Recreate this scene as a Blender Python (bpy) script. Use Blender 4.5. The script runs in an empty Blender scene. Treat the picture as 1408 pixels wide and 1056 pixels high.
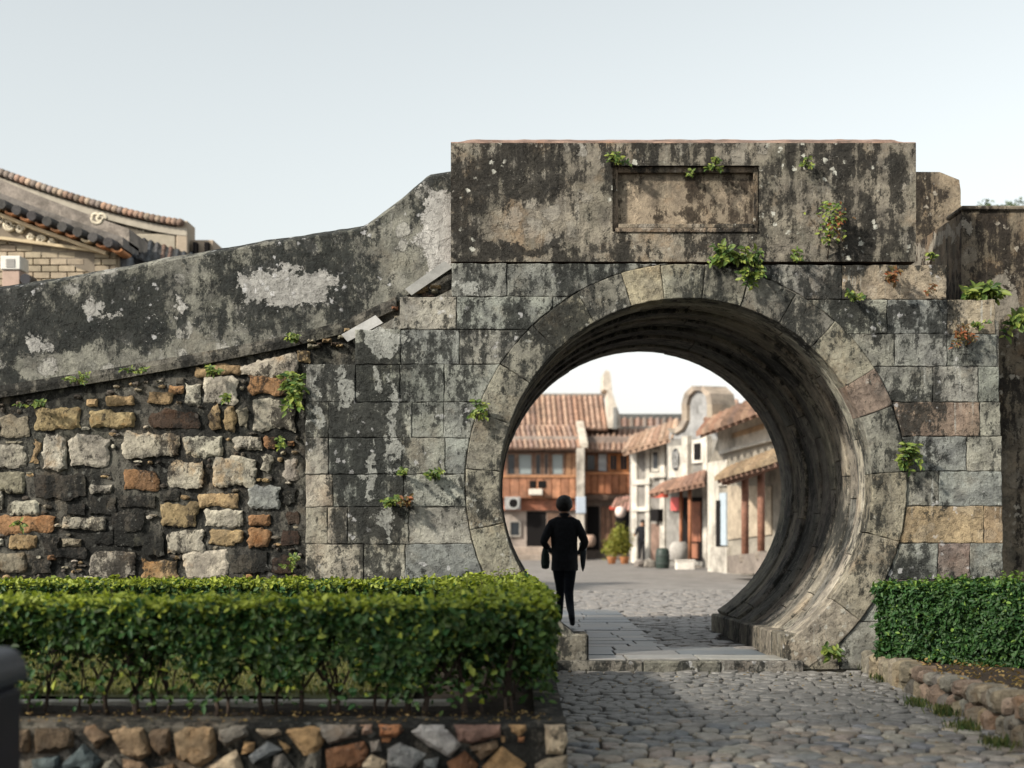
import bpy, bmesh, math, random
import numpy as np
from mathutils import Vector, noise as mnoise
R_ = math.radians
random.seed(7)
SC = bpy.context.scene
COL = SC.collection

# ------------------------------------------------------------------ camera
F = 1955.0            # focal length in photo pixels
VX, VY = 713.0, 707.0  # where the level view axis meets the photo
EYE = 1.5
cam_d = bpy.data.cameras.new('camera')
cam = bpy.data.objects.new('camera', cam_d)
COL.objects.link(cam)
cam.location = (0, 0, EYE)
cam.rotation_euler = (R_(90), 0, 0)
cam_d.sensor_width = 36
cam_d.sensor_fit = 'HORIZONTAL'
cam_d.lens = F / 1408 * 36
cam_d.shift_x = -(VX - 704) / 1408
cam_d.shift_y = (VY - 528) / 1408
cam_d.clip_start = 0.1
cam_d.clip_end = 3000
cam_d.dof.use_dof = True
cam_d.dof.focus_distance = 14.2
cam_d.dof.aperture_fstop = 1.25
SC.camera = cam

# ------------------------------------------------------------------ sky, sun, exposure
SUN_AZ, SUN_EL = 56.0, 34.0      # degrees left of the view axis behind the camera, and up
sd = Vector((-math.sin(R_(SUN_AZ)) * math.cos(R_(SUN_EL)), -math.cos(R_(SUN_AZ)) * math.cos(R_(SUN_EL)), math.sin(R_(SUN_EL))))
w = bpy.data.worlds.new('World')
SC.world = w
w.use_nodes = True
wt = w.node_tree
wt.nodes.clear()
sky = wt.nodes.new('ShaderNodeTexSky')
sky.sky_type = 'NISHITA'
sky.sun_disc = False
sky.sun_elevation = R_(SUN_EL)
sky.sun_rotation = math.atan2(sd.x, sd.y)
sky.dust_density = 1.4
sky.air_density = 1.4
sky.ozone_density = 1.0
hs = wt.nodes.new('ShaderNodeHueSaturation')
hs.inputs['Saturation'].default_value = 0.22
hs.inputs['Hue'].default_value = 0.465
bg = wt.nodes.new('ShaderNodeBackground')
bg.inputs['Strength'].default_value = 0.100
wo = wt.nodes.new('ShaderNodeOutputWorld')
wt.links.new(sky.outputs[0], hs.inputs['Color'])
wt.links.new(hs.outputs[0], bg.inputs['Color'])
wt.links.new(bg.outputs[0], wo.inputs['Surface'])
sun_d = bpy.data.lights.new('sun', 'SUN')
sun_d.energy = 3.2
sun_d.angle = R_(3.0)
sun_d.color = (1.0, 0.92, 0.80)
sun = bpy.data.objects.new('sun', sun_d)
COL.objects.link(sun)
sun.location = (-20, -10, 20)
sun.rotation_euler = sd.to_track_quat('Z', 'Y').to_euler()
SC.view_settings.view_transform = 'Standard'
SC.view_settings.look = 'None'
SC.view_settings.exposure = 0.95
SC.view_settings.gamma = 1.0
SC.view_settings.use_curve_mapping = False
SC.render.engine = 'CYCLES'
SC.cycles.use_denoising = True
SC.cycles.max_bounces = 6
SC.cycles.transparent_max_bounces = 4

# ------------------------------------------------------------------ helpers
def P(px, py, D):
    """photo pixel -> (x, z) on the upright plane D metres ahead"""
    return ((px - VX) * D / F, EYE + (VY - py) * D / F)

def P3(px, py, D):
    x, z = P(px, py, D)
    return Vector((x, D, z))

def nz(x, y, z, s=1.0):
    return mnoise.noise(Vector((x * s, y * s, z * s)))

class MB:
    def __init__(s):
        s.v = []; s.f = []
    def add(s, vs, fs):
        o = len(s.v)
        s.v += [tuple(v) for v in vs]
        s.f += [tuple(i + o for i in f) for f in fs]
        return s
    def box(s, x0, x1, y0, y1, z0, z1):
        return s.add([(x0,y0,z0),(x1,y0,z0),(x1,y1,z0),(x0,y1,z0),(x0,y0,z1),(x1,y0,z1),(x1,y1,z1),(x0,y1,z1)],
                     [(0,3,2,1),(4,5,6,7),(0,1,5,4),(1,2,6,5),(2,3,7,6),(3,0,4,7)])
    def bbox(s, x0, x1, y0, y1, z0, z1, b=0.01):
        """box with chamfered edges"""
        vs = []; idx = {}
        X = (x0, x1); Y = (y0, y1); Z = (z0, z1)
        for i in (0, 1):
            for j in (0, 1):
                for k in (0, 1):
                    sx = b if i == 0 else -b; sy = b if j == 0 else -b; sz = b if k == 0 else -b
                    idx[i,j,k,0] = len(vs); vs.append((X[i], Y[j]+sy, Z[k]+sz))
                    idx[i,j,k,1] = len(vs); vs.append((X[i]+sx, Y[j], Z[k]+sz))
                    idx[i,j,k,2] = len(vs); vs.append((X[i]+sx, Y[j]+sy, Z[k]))
        fs = []
        for i in (0, 1):
            fs.append([idx[i,0,0,0], idx[i,1,0,0], idx[i,1,1,0], idx[i,0,1,0]])
            fs.append([idx[0,i,0,1], idx[1,i,0,1], idx[1,i,1,1], idx[0,i,1,1]])
            fs.append([idx[0,0,i,2], idx[1,0,i,2], idx[1,1,i,2], idx[0,1,i,2]])
            for j in (0, 1):
                fs.append([idx[i,j,0,0], idx[i,j,0,1], idx[i,j,1,1], idx[i,j,1,0]])
                fs.append([idx[i,0,j,0], idx[i,0,j,2], idx[i,1,j,2], idx[i,1,j,0]])
                fs.append([idx[0,i,j,1], idx[0,i,j,2], idx[1,i,j,2], idx[1,i,j,1]])
                for k in (0, 1):
                    fs.append([idx[i,j,k,0], idx[i,j,k,1], idx[i,j,k,2]])
        return s.add(vs, fs)
    def prism(s, poly, y0, y1):
        """poly: (x, z) list, extruded from y0 (front) to y1"""
        n = len(poly)
        return s.add([(x, y0, z) for x, z in poly] + [(x, y1, z) for x, z in poly],
                     [tuple(range(n)), tuple(range(2*n-1, n-1, -1))] + [(i, (i+1) % n, n + (i+1) % n, n + i) for i in range(n)])
    def tube(s, pts, rads, n=6, cap=True):
        pts = [Vector(p) for p in pts]
        rings = []
        vs = []; fs = []
        for i, p in enumerate(pts):
            d = (pts[min(i+1, len(pts)-1)] - pts[max(i-1, 0)])
            d = d.normalized() if d.length > 1e-9 else Vector((0,0,1))
            a = d.cross(Vector((0,0,1)) if abs(d.z) < .9 else Vector((1,0,0))).normalized()
            b = d.cross(a)
            r = rads[i] if hasattr(rads, '__len__') else rads
            rings.append(len(vs))
            for k in range(n):
                t = 2*math.pi*k/n
                vs.append(p + a*math.cos(t)*r + b*math.sin(t)*r)
        for i in range(len(pts)-1):
            for k in range(n):
                k2 = (k+1) % n
                fs.append((rings[i]+k, rings[i]+k2, rings[i+1]+k2, rings[i+1]+k))
        if cap:
            fs.append(tuple(range(n)))
            fs.append(tuple(rings[-1]+k for k in range(n)))
        return s.add(vs, fs)
    def lathe(s, prof, c, n=16):
        vs = []; fs = []
        for r, z in prof:
            for k in range(n):
                t = 2*math.pi*k/n
                vs.append((c[0]+r*math.cos(t), c[1]+r*math.sin(t), c[2]+z))
        for i in range(len(prof)-1):
            for k in range(n):
                k2 = (k+1) % n
                fs.append((i*n+k, i*n+k2, (i+1)*n+k2, (i+1)*n+k))
        fs.append(tuple(range(n))); fs.append(tuple((len(prof)-1)*n+k for k in range(n)))
        return s.add(vs, fs)
    def build(s, name, mat, parent=None, color=None, smooth=False, fix=True):
        me = bpy.data.meshes.new(name)
        me.from_pydata(s.v, [], s.f)
        if fix:
            bm = bmesh.new(); bm.from_mesh(me)
            bmesh.ops.recalc_face_normals(bm, faces=bm.faces)
            bm.to_mesh(me); bm.free()
        if smooth:
            me.polygons.foreach_set('use_smooth', [True]*len(me.polygons))
        return link(name, me, mat, parent, color)

def link(name, me, mat, parent=None, color=None):
    if mat is not None and not me.materials:
        me.materials.append(mat)
    o = bpy.data.objects.new(name, me)
    COL.objects.link(o)
    if parent is not None:
        o.parent = parent
        o.matrix_parent_inverse = parent_inv(parent)
    if color is not None:
        o.color = (*color, 1)
    return o

_T = {}
def parent_inv(p):
    """geometry is written in world metres; undo the parent's own placing"""
    from mathutils import Matrix
    return Matrix.Translation(_T[p.name]).inverted() if p.name in _T else Matrix.Identity(4)

def thing(name, label, cat, loc=(0,0,0), group=None):
    o = bpy.data.objects.new(name, None)
    o.empty_display_size = 0.2
    COL.objects.link(o)
    o.location = loc
    _T[o.name] = Vector(loc)
    return tag(o, label, cat, group)

def tag(o, label, cat, group=None, kind=None):
    if label: o['label'] = label
    if cat: o['category'] = cat
    if group: o['group'] = group
    if kind: o['kind'] = kind
    return o

def struct(o):
    o['kind'] = 'structure'
    return o

def jit(c, a=0.12):
    k = 1 + random.uniform(-a, a)
    return tuple(max(0.004, v*k*(1+random.uniform(-.02, .02))) for v in c)

def clip_half(poly, nx, nzv, d):
    """keep nx*x+nz*z >= d"""
    out = []
    n = len(poly)
    for i in range(n):
        a = poly[i]; b = poly[(i+1) % n]
        da = nx*a[0]+nzv*a[1]-d; db = nx*b[0]+nzv*b[1]-d
        if da >= 0: out.append(a)
        if (da >= 0) != (db >= 0):
            t = da/(da-db)
            out.append((a[0]+(b[0]-a[0])*t, a[1]+(b[1]-a[1])*t))
    return out

def voronoi(pts, x0, x1, y0, y1, k=14):
    A = np.array(pts)
    cells = []
    for i, p in enumerate(pts):
        d = ((A - A[i])**2).sum(1)
        near = np.argsort(d)[1:k+1]
        poly = [(x0,y0),(x1,y0),(x1,y1),(x0,y1)]
        for j in near:
            q = pts[j]
            nx, ny = p[0]-q[0], p[1]-q[1]
            m = ((p[0]+q[0])/2, (p[1]+q[1])/2)
            poly = clip_half(poly, nx, ny, nx*m[0]+ny*m[1])
            if len(poly) < 3: break
        cells.append(poly)
    return cells

def resample(poly, step):
    out = []
    n = len(poly)
    for i in range(n):
        a = poly[i]; b = poly[(i+1) % n]
        L = math.hypot(b[0]-a[0], b[1]-a[1])
        m = max(1, int(round(L/step)))
        for k in range(m):
            t = k/m
            out.append((a[0]+(b[0]-a[0])*t, a[1]+(b[1]-a[1])*t))
    return out

def inset(poly, d):
    n = len(poly); out = []
    cx = sum(p[0] for p in poly)/n; cy = sum(p[1] for p in poly)/n
    area = sum(poly[i][0]*poly[(i+1)%n][1]-poly[(i+1)%n][0]*poly[i][1] for i in range(n))
    sg = 1 if area > 0 else -1
    for i in range(n):
        a = poly[i-1]; p = poly[i]; b = poly[(i+1) % n]
        n1 = (-(p[1]-a[1]), p[0]-a[0]); n2 = (-(b[1]-p[1]), b[0]-p[0])
        l1 = math.hypot(*n1) or 1; l2 = math.hypot(*n2) or 1
        nx = sg*(n1[0]/l1+n2[0]/l2); ny = sg*(n1[1]/l1+n2[1]/l2)
        l = math.hypot(nx, ny) or 1
        c = max(.5, l/2)
        out.append((p[0]+nx/l*d/c, p[1]+ny/l*d/c))
    return out

def smooth_poly(poly, it=1):
    for _ in range(it):
        n = len(poly)
        poly = [((poly[i-1][0]+2*poly[i][0]+poly[(i+1)%n][0])/4, (poly[i-1][1]+2*poly[i][1]+poly[(i+1)%n][1])/4) for i in range(n)]
    return poly

def block(poly, y, depth, bev=0.012, jitter=0.004, step=0.09, to3=None, rough=0.0):
    """dressed block: (x,z) outline, worn edges, front at y"""
    poly = resample(poly, step)
    poly = [(a + random.uniform(-jitter, jitter), b + random.uniform(-jitter, jitter)) for a, b in poly]
    n = len(poly)
    i1 = inset(poly, bev*.45); i2 = inset(poly, bev*1.3)
    mb = MB()
    vs = [(x, y+depth, z) for x, z in poly] + [(x, y+bev, z) for x, z in poly] + [(x, y+bev*.3, z) for x, z in i1] + \
         [(x, y + random.uniform(-1, 1)*rough, z) for x, z in i2]
    fs = []
    for r in range(3):
        for i in range(n):
            j = (i+1) % n
            fs.append((r*n+i, r*n+j, (r+1)*n+j, (r+1)*n+i))
    fs.append(tuple(3*n+i for i in range(n)))
    if to3: vs = [to3(*v) for v in vs]
    return mb.add(vs, fs)

def rock(poly, y, proud, back, step=0.03, rough=0.5, seed=0, to3=None, edge=None):
    """rough hewn stone standing proud of y: outline filled with small facets at uneven heights"""
    from mathutils.geometry import delaunay_2d_cdt
    poly = resample(poly, step)
    ar = sum(poly[i][0]*poly[(i+1)%len(poly)][1]-poly[(i+1)%len(poly)][0]*poly[i][1] for i in range(len(poly)))
    if ar < 0: poly = poly[::-1]
    n = len(poly)
    A = np.array(poly); B = np.roll(A, -1, 0)
    def dist(px, pz):
        d = B-A; t = np.clip(((px-A[:,0])*d[:,0]+(pz-A[:,1])*d[:,1])/np.maximum((d**2).sum(1), 1e-9), 0, 1)
        return float(np.sqrt(((A[:,0]+d[:,0]*t-px)**2+(A[:,1]+d[:,1]*t-pz)**2).min()))
    def inside(px, pz):
        c = False
        for i in range(n):
            x1, z1 = poly[i]; x2, z2 = poly[(i+1) % n]
            if (z1 > pz) != (z2 > pz) and px < (x2-x1)*(pz-z1)/(z2-z1)+x1: c = not c
        return c
    rd = random.Random(seed*7+1)
    pts = list(poly); ds = [0.0]*n
    x0, z0 = A.min(0); x1, z1 = A.max(0)
    ew = edge or min(.045, .3*min(x1-x0, z1-z0))
    gx = x0
    j = 0
    while gx < x1:
        gzv = z0 + (step*.5 if j % 2 else 0)
        while gzv < z1:
            qx, qz = gx+rd.uniform(-.35, .35)*step, gzv+rd.uniform(-.35, .35)*step
            if inside(qx, qz):
                d = dist(qx, qz)
                if d > step*.30: pts.append((qx, qz)); ds.append(d)
            gzv += step
        gx += step*.9; j += 1
    ov, oe, of, *_ = delaunay_2d_cdt([Vector(p) for p in pts], [(i, (i+1) % n) for i in range(n)], [], 1, 1e-6)
    if len(ov) != len(pts):
        ds = [dist(v.x, v.y) if i >= n else 0.0 for i, v in enumerate(ov)]
    sh = seed*3.71
    def hgt(x, z, d):
        k = min(1.0, d/ew); k = math.sqrt(max(0.0, 1-(1-k)**2))
        big_ = nz(x*5.5+sh, z*5.5, sh)*.9 + abs(nz(x*11+sh, z*11, sh+4))*-.7 + nz(x*27, z*27, sh)*.45
        return proud*(k*(1+rough*big_))
    vs = [(v.x, y-hgt(v.x, v.y, ds[i]), v.y) for i, v in enumerate(ov)]
    fs = [tuple(f) for f in of]
    m = len(vs)
    # side walls down into the mortar, along the outline
    cnt = {}
    for f in fs:
        for k in range(len(f)):
            e = (f[k], f[(k+1) % len(f)]); cnt[tuple(sorted(e))] = cnt.get(tuple(sorted(e)), 0)+1
    rim = {}
    for e, c in cnt.items():
        if c == 1:
            for v in e:
                if v not in rim: rim[v] = len(vs); vs.append((vs[v][0], y+back, vs[v][2]))
            fs.append((e[0], e[1], rim[e[1]], rim[e[0]]))
    if to3: vs = [to3(*v) for v in vs]
    return MB().add(vs, fs)

# ------------------------------------------------------------------ materials
class NT:
    def __init__(s, name, rough=.8, spec=.3):
        s.m = bpy.data.materials.new(name)
        s.m.use_nodes = True
        s.t = s.m.node_tree
        s.t.nodes.clear()
        s.out = s.t.nodes.new('ShaderNodeOutputMaterial')
        s.b = s.t.nodes.new('ShaderNodeBsdfPrincipled')
        s.b.inputs['Roughness'].default_value = rough
        s.b.inputs['Specular IOR Level'].default_value = spec
        s.t.links.new(s.b.outputs[0], s.out.inputs[0])
    def put(s, sock, v):
        if isinstance(v, bpy.types.NodeSocket): s.t.links.new(v, sock)
        elif isinstance(v, (tuple, list)):
            sock.default_value = (*v, 1) if (len(v) == 3 and len(sock.default_value) == 4) else v
        else: sock.default_value = v
    def new(s, t): return s.t.nodes.new(t)
    def pos(s): return s.new('ShaderNodeNewGeometry').outputs['Position']
    def island(s): return s.new('ShaderNodeNewGeometry').outputs['Random Per Island']
    def oinfo(s, o): return s.new('ShaderNodeObjectInfo').outputs[o]
    def attr(s, name):
        a = s.new('ShaderNodeAttribute'); a.attribute_name = name; return a.outputs['Fac']
    def vm(s, op, a, b=None):
        n = s.new('ShaderNodeVectorMath'); n.operation = op
        s.put(n.inputs[0], a)
        if b is not None: s.put(n.inputs[1], b)
        return n.outputs['Value'] if op == 'LENGTH' else n.outputs[0]
    def ma(s, op, a, b=0.0, clamp=False):
        n = s.new('ShaderNodeMath'); n.operation = op; n.use_clamp = clamp
        s.put(n.inputs[0], a); s.put(n.inputs[1], b)
        return n.outputs[0]
    def noise(s, vec, scale, detail=5, rough=.6, dist=0.0, col=False):
        n = s.new('ShaderNodeTexNoise')
        s.put(n.inputs['Vector'], vec)
        n.inputs['Scale'].default_value = scale; n.inputs['Detail'].default_value = detail
        n.inputs['Roughness'].default_value = rough; n.inputs['Distortion'].default_value = dist
        return n.outputs['Color' if col else 'Fac']
    def vor(s, vec, scale, feat='F1', out='Distance'):
        n = s.new('ShaderNodeTexVoronoi'); n.feature = feat
        s.put(n.inputs['Vector'], vec); n.inputs['Scale'].default_value = scale
        return n.outputs[out]
    def ramp(s, fac, a, b, lo=0.0, hi=1.0):
        n = s.new('ShaderNodeMapRange'); n.interpolation_type = 'SMOOTHSTEP'
        s.put(n.inputs['Value'], fac)
        n.inputs['From Min'].default_value = a; n.inputs['From Max'].default_value = b
        n.inputs['To Min'].default_value = lo; n.inputs['To Max'].default_value = hi
        return n.outputs[0]
    def mix(s, fac, a, b, mode='MIX'):
        n = s.new('ShaderNodeMix'); n.data_type = 'RGBA'; n.blend_type = mode; n.clamp_factor = True
        s.put(n.inputs[0], fac); s.put(n.inputs[6], a); s.put(n.inputs[7], b)
        return n.outputs[2]
    def bump(s, h, strength=.5, dist=.02):
        n = s.new('ShaderNodeBump')
        n.inputs['Strength'].default_value = strength; n.inputs['Distance'].default_value = dist
        s.put(n.inputs['Height'], h)
        s.t.links.new(n.outputs[0], s.b.inputs['Normal'])
    def color(s, c): s.put(s.b.inputs['Base Color'], c); return s
    def rough(s, r): s.put(s.b.inputs['Roughness'], r); return s
    def patches(s, vec, lst):
        """soft ellipses (x, z, rx, rz, amount) on an upright wall"""
        acc = None
        for (x, z, rx, rz, a) in lst:
            d = s.vm('SUBTRACT', vec, (x, 0, z))
            d = s.vm('MULTIPLY', d, (1/rx, 0, 1/rz))
            l = s.vm('LENGTH', d)
            v = s.ramp(l, 1.25, .45, 0, abs(a))
            if a < 0: v = s.ma('MULTIPLY', v, -1.0)
            acc = v if acc is None else s.ma('ADD', acc, v)
        return acc

def weathered(name, dark_bias=0.0, dark=(.016,.018,.017), light=(.42,.42,.38), dark_list=(), light_list=(), moss=.35,
              light_bias=0.0, bump=.6, bdist=.02, spots=.5, streak=1.0, crack=0.0, crust=.5, runs=.5, rough_lo=.8, warm=.5, drip=()):
    """old masonry: tint from the object, mottling, moss, pale crust, black mould with ragged edges, rain runs, lichen"""
    s = NT(name, .9, .2)
    pos = s.pos()
    rnd = s.oinfo('Random'); tint = s.oinfo('Color')
    off = s.vm('ADD', pos, s.vm('MULTIPLY', s.new_comb(rnd), (31., 17., 23.)))
    big = s.noise(pos, 1.15, 4, .6)
    st = s.noise(s.vm('MULTIPLY', pos, (8., 8., .8)), 1.0, 5, .6)
    mid = s.noise(off, 4.5, 10, .7)
    rag = s.noise(s.vm('MULTIPLY', pos, (1., 1., .62)), 10.5, 12, .78)
    fine = s.noise(off, 36., 8, .75)
    grain = s.noise(pos, 150., 4, .75)
    warp = s.vm('MULTIPLY', s.vm('SUBTRACT', s.noise(pos, 3.3, 9, .68, col=True), (.5,.5,.5)), (.8,.8,.8))
    wob = s.vm('ADD', pos, warp)
    # body
    c = s.mix(s.ramp(mid, .34, .66), s.mix(1.0, tint, (.58,.57,.57), 'MULTIPLY'), s.mix(1.0, tint, (1.3,1.28,1.22), 'MULTIPLY'))
    c = s.mix(s.ramp(s.noise(s.vm('ADD', pos, (13., 5., 7.)), 2.2, 6, .65), .52, .70, 0, warm), c, s.mix(1.0, tint, (1.05,.74,.46), 'MULTIPLY'))
    c = s.mix(s.ramp(s.noise(s.vm('ADD', pos, (3., 9., 21.)), 1.5, 8, .68), .46, .68, 0, moss), c, (.075,.088,.058))
    # crusty lichen plates: pale or dark cells with a darker rim
    cellv = s.vm('ADD', pos, s.vm('MULTIPLY', warp, (.45,.45,.45)))
    vd = s.vor(cellv, 5.5, 'F1'); vc = s.vor(cellv, 5.5, 'F1', 'Color')
    sep = s.new('ShaderNodeSeparateColor'); s.put(sep.inputs[0], vc)
    plate = s.ma('MULTIPLY', s.ramp(vd, .50, .44), s.ramp(sep.outputs[0], .48, .52))
    rim = s.ma('MULTIPLY', s.ma('MULTIPLY', s.ramp(vd, .40, .47), s.ramp(vd, .56, .49)), s.ramp(sep.outputs[0], .48, .52))
    c = s.mix(s.ma('MULTIPLY', plate, .38*crust), c, s.mix(s.ramp(sep.outputs[1], .35, .65), (.12,.125,.10), tuple(v*.75 for v in light)))
    # pale crust and peeling
    lt = s.ma('ADD', s.ma('MULTIPLY', s.noise(s.vm('ADD', pos, (7., 1., 2.)), 3.1, 10, .74), .8), light_bias - .03)
    if light_list: lt = s.ma('ADD', lt, s.patches(wob, light_list))
    lmask = s.ramp(lt, .52, .56)
    c = s.mix(s.ma('MULTIPLY', lmask, .9), c, s.mix(s.ramp(rag, .35, .65), tuple(v*.62 for v in light), light))
    # rain runs: pale lime streaks
    rn = s.noise(s.vm('MULTIPLY', pos, (15., 15., .9)), 1.0, 6, .7)
    runm = s.ma('MULTIPLY', s.ramp(rn, .56, .68), s.ramp(s.noise(s.vm('ADD', pos, (1., 2., 33.)), 1.4, 5), .46, .60))
    c = s.mix(s.ma('MULTIPLY', runm, runs), c, tuple(v*.8 for v in light))
    # black mould
    dk = s.ma('ADD', s.ma('MULTIPLY', big, 1.0), s.ma('MULTIPLY', s.ma('SUBTRACT', st, .5), .55*streak))
    if dark_list: dk = s.ma('ADD', dk, s.patches(wob, dark_list))
    dk = s.ma('ADD', dk, dark_bias)
    if drip:      # dark runs below ledges
        sx = s.new('ShaderNodeSeparateXYZ'); s.put(sx.inputs[0], pos)
        st2 = s.noise(s.vm('MULTIPLY', s.vm('ADD', pos, s.vm('MULTIPLY', warp, (.12,.12,.12))), (8., 8., .5)), 1.0, 6, .7)
        for zt_, ln_, am_ in drip:
            below = s.ma('MULTIPLY', s.ramp(sx.outputs[2], zt_-ln_, zt_), s.ramp(sx.outputs[2], zt_+.06, zt_))
            dk = s.ma('ADD', dk, s.ma('MULTIPLY', s.ma('MULTIPLY', below, s.ramp(s.noise(s.vm('ADD', pos, (5., 1., 9.)), .9, 3), .40, .62)), s.ramp(st2, .38, .66, -am_*.2, am_)))
    soft = s.ramp(dk, .40, .72)
    c = s.mix(s.ma('MULTIPLY', soft, .35), c, s.mix(1.0, c, (.30,.31,.31), 'MULTIPLY'))
    ragged = s.ma('ADD', s.ma('ADD', dk, s.ma('MULTIPLY', s.ma('SUBTRACT', rag, .5), 1.35)), s.ma('MULTIPLY', s.ma('SUBTRACT', fine, .5), .45))
    hard = s.ma('ADD', s.ma('MULTIPLY', s.ramp(ragged, .57, .63), .78), s.ma('MULTIPLY', s.ramp(ragged, .50, .80), .22))
    dmask = s.ma('MULTIPLY', hard, s.ma('SUBTRACT', 1.0, s.ma('MULTIPLY', lmask, .8)))
    dcol = s.mix(s.ramp(fine, .35, .68), tuple(v*.45 for v in dark), tuple(v*1.8 for v in dark))
    c = s.mix(s.ma('MULTIPLY', dmask, .9), c, dcol)
    c = s.mix(s.ma('MULTIPLY', rim, .30*crust), c, dark)
    c = s.mix(s.ramp(grain, .40, .62, 0, .6), c, s.mix(1.0, c, (.45,.45,.45), 'MULTIPLY'))
    salt = s.ma('MULTIPLY', s.ramp(s.noise(pos, 42., 6, .8), .60, .66), s.ramp(s.noise(s.vm('ADD', pos, (4., 4., 8.)), 2.8, 6, .7), .50, .62))
    c = s.mix(s.ma('MULTIPLY', salt, .8), c, light)
    # small pale lichen dots
    v = s.vor(s.vm('ADD', pos, s.vm('MULTIPLY', s.noise(pos, 25., 5, .65, col=True), (.09,.09,.09))), 10., 'F1')
    gate = s.ramp(s.noise(pos, 2.3, 4, .6), .53, .60)
    dots = s.ma('MULTIPLY', s.ramp(v, .27, .20), gate)
    c = s.mix(s.ma('MULTIPLY', dots, spots), c, tuple(min(.6, v*1.05) for v in light))
    if crack:
        e = s.vor(s.vm('ADD', pos, s.vm('MULTIPLY', warp, (.5,.5,.5))), 2.4, 'DISTANCE_TO_EDGE')
        ck = s.ramp(e, .016, .003, 0, crack)
        c = s.mix(s.ma('MULTIPLY', ck, s.ramp(s.noise(pos, 1.9, 3), .45, .6)), c, (.012,.012,.012))
    s.color(c)
    h = s.ma('ADD', s.ma('MULTIPLY', mid, .55), s.ma('ADD', s.ma('MULTIPLY', fine, .5), s.ma('MULTIPLY', grain, .16)))
    h = s.ma('ADD', h, s.ma('MULTIPLY', s.ramp(s.noise(off, 15., 6, .7), .30, .52), .55))
    h = s.ma('ADD', h, s.ma('ADD', s.ma('MULTIPLY', lmask, .22), s.ma('MULTIPLY', plate, .10*crust)))
    s.bump(h, bump, bdist)
    s.rough(s.ramp(dmask, 0, 1, .92, rough_lo))
    return s.m
def _comb(s, f):
    n = s.new('ShaderNodeCombineXYZ')
    for i in range(3): s.put(n.inputs[i], f)
    return n.outputs[0]
NT.new_comb = _comb

def simple(name, c=None, rough=.7, var=.25, scale=8., bump=.3, bdist=.01, spec=.3, dirt=.0, metal=0.0):
    """plain painted / earthy surface with mottling; colour from the object when c is None"""
    s = NT(name, rough, spec)
    pos = s.pos()
    t = s.oinfo('Color') if c is None else None
    n1 = s.noise(pos, scale, 7, .65); n2 = s.noise(pos, scale*7, 4, .6)
    k = s.ma('ADD', s.ma('MULTIPLY', n1, 1.3), s.ma('MULTIPLY', n2, .7))
    k = s.ramp(k, .6, 1.4, 1-var, 1+var)
    base = t if t is not None else (*c, 1)
    c2 = s.mix(1.0, base, s.new_comb(k), 'MULTIPLY')
    if dirt:
        c2 = s.mix(s.ramp(s.noise(pos, scale*.35, 6, .7), .48, .68, 0, dirt), c2, (.05,.045,.038))
    s.color(c2)
    if metal: s.b.inputs['Metallic'].default_value = metal
    if bump: s.bump(k, bump, bdist)
    return s.m

def leafmat(name, dark, mid, young):
    s = NT(name, .52, .28)
    r = s.island(); y = s.attr('young')
    c = s.mix(s.ramp(r, 0, 1), dark, mid)
    c = s.mix(y, c, young)
    c = s.mix(s.ramp(s.noise(s.pos(), 3., 3), .35, .7, 0, .35), c, s.mix(1.0, c, (.6,.65,.6), 'MULTIPLY'))
    s.color(c)
    tr = s.new('ShaderNodeBsdfTranslucent')
    s.put(tr.inputs['Color'], s.mix(1.0, c, (1.3,1.35,.6), 'MULTIPLY'))
    mx = s.new('ShaderNodeMixShader'); mx.inputs[0].default_value = .28
    s.t.links.new(s.b.outputs[0], mx.inputs[1]); s.t.links.new(tr.outputs[0], mx.inputs[2])
    s.t.links.new(mx.outputs[0], s.out.inputs[0])
    return s.m

def leaf_mesh(name, P_, Nn, T_, L_, W_, young, mat, parent=None, color=None, cup=.18):
    """many separate leaves in one mesh: position, normal, direction, length, width (numpy arrays)"""
    N = len(P_)
    Nn = Nn/np.maximum(np.linalg.norm(Nn, axis=1, keepdims=True), 1e-6)
    T_ = T_ - Nn*(T_*Nn).sum(1, keepdims=True)
    T_ = T_/np.maximum(np.linalg.norm(T_, axis=1, keepdims=True), 1e-6)
    S_ = np.cross(Nn, T_)
    L = L_[:, None]; W = W_[:, None]
    v = np.empty((N, 6, 3))
    v[:, 0] = P_
    v[:, 1] = P_ + T_*L*.35 + S_*W*.5 + Nn*W*cup
    v[:, 2] = P_ + T_*L*.72 + S_*W*.38 + Nn*W*cup*.6
    v[:, 3] = P_ + T_*L - Nn*L*.12
    v[:, 4] = P_ + T_*L*.72 - S_*W*.38 + Nn*W*cup*.6
    v[:, 5] = P_ + T_*L*.35 - S_*W*.5 + Nn*W*cup
    me = bpy.data.meshes.new(name)
    me.vertices.add(N*6)
    me.vertices.foreach_set('co', v.reshape(-1))
    b = np.arange(N)[:, None]*6
    lo = np.concatenate([b+0, b+1, b+2, b+3, b+0, b+3, b+4, b+5], axis=1).reshape(-1)
    me.loops.add(N*8)
    me.loops.foreach_set('vertex_index', lo.astype(np.int32))
    me.polygons.add(N*2)
    me.polygons.foreach_set('loop_start', (np.arange(N*2)*4).astype(np.int32))
    me.polygons.foreach_set('loop_total', np.full(N*2, 4, np.int32))
    me.update()
    a = me.attributes.new('young', 'FLOAT', 'POINT')
    a.data.foreach_set('value', np.repeat(young, 6).astype(np.float32))
    me.validate()
    return link(name, me, mat, parent, color)
# ================================================================== MATERIALS
D0 = 13.8                      # distance of the gate's face
S0 = D0 / F
def W(px, py): return P(px, py, D0)
def pl(lst): return [(*W(a, b), rx*S0, rz*S0, k) for a, b, rx, rz, k in lst]

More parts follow.
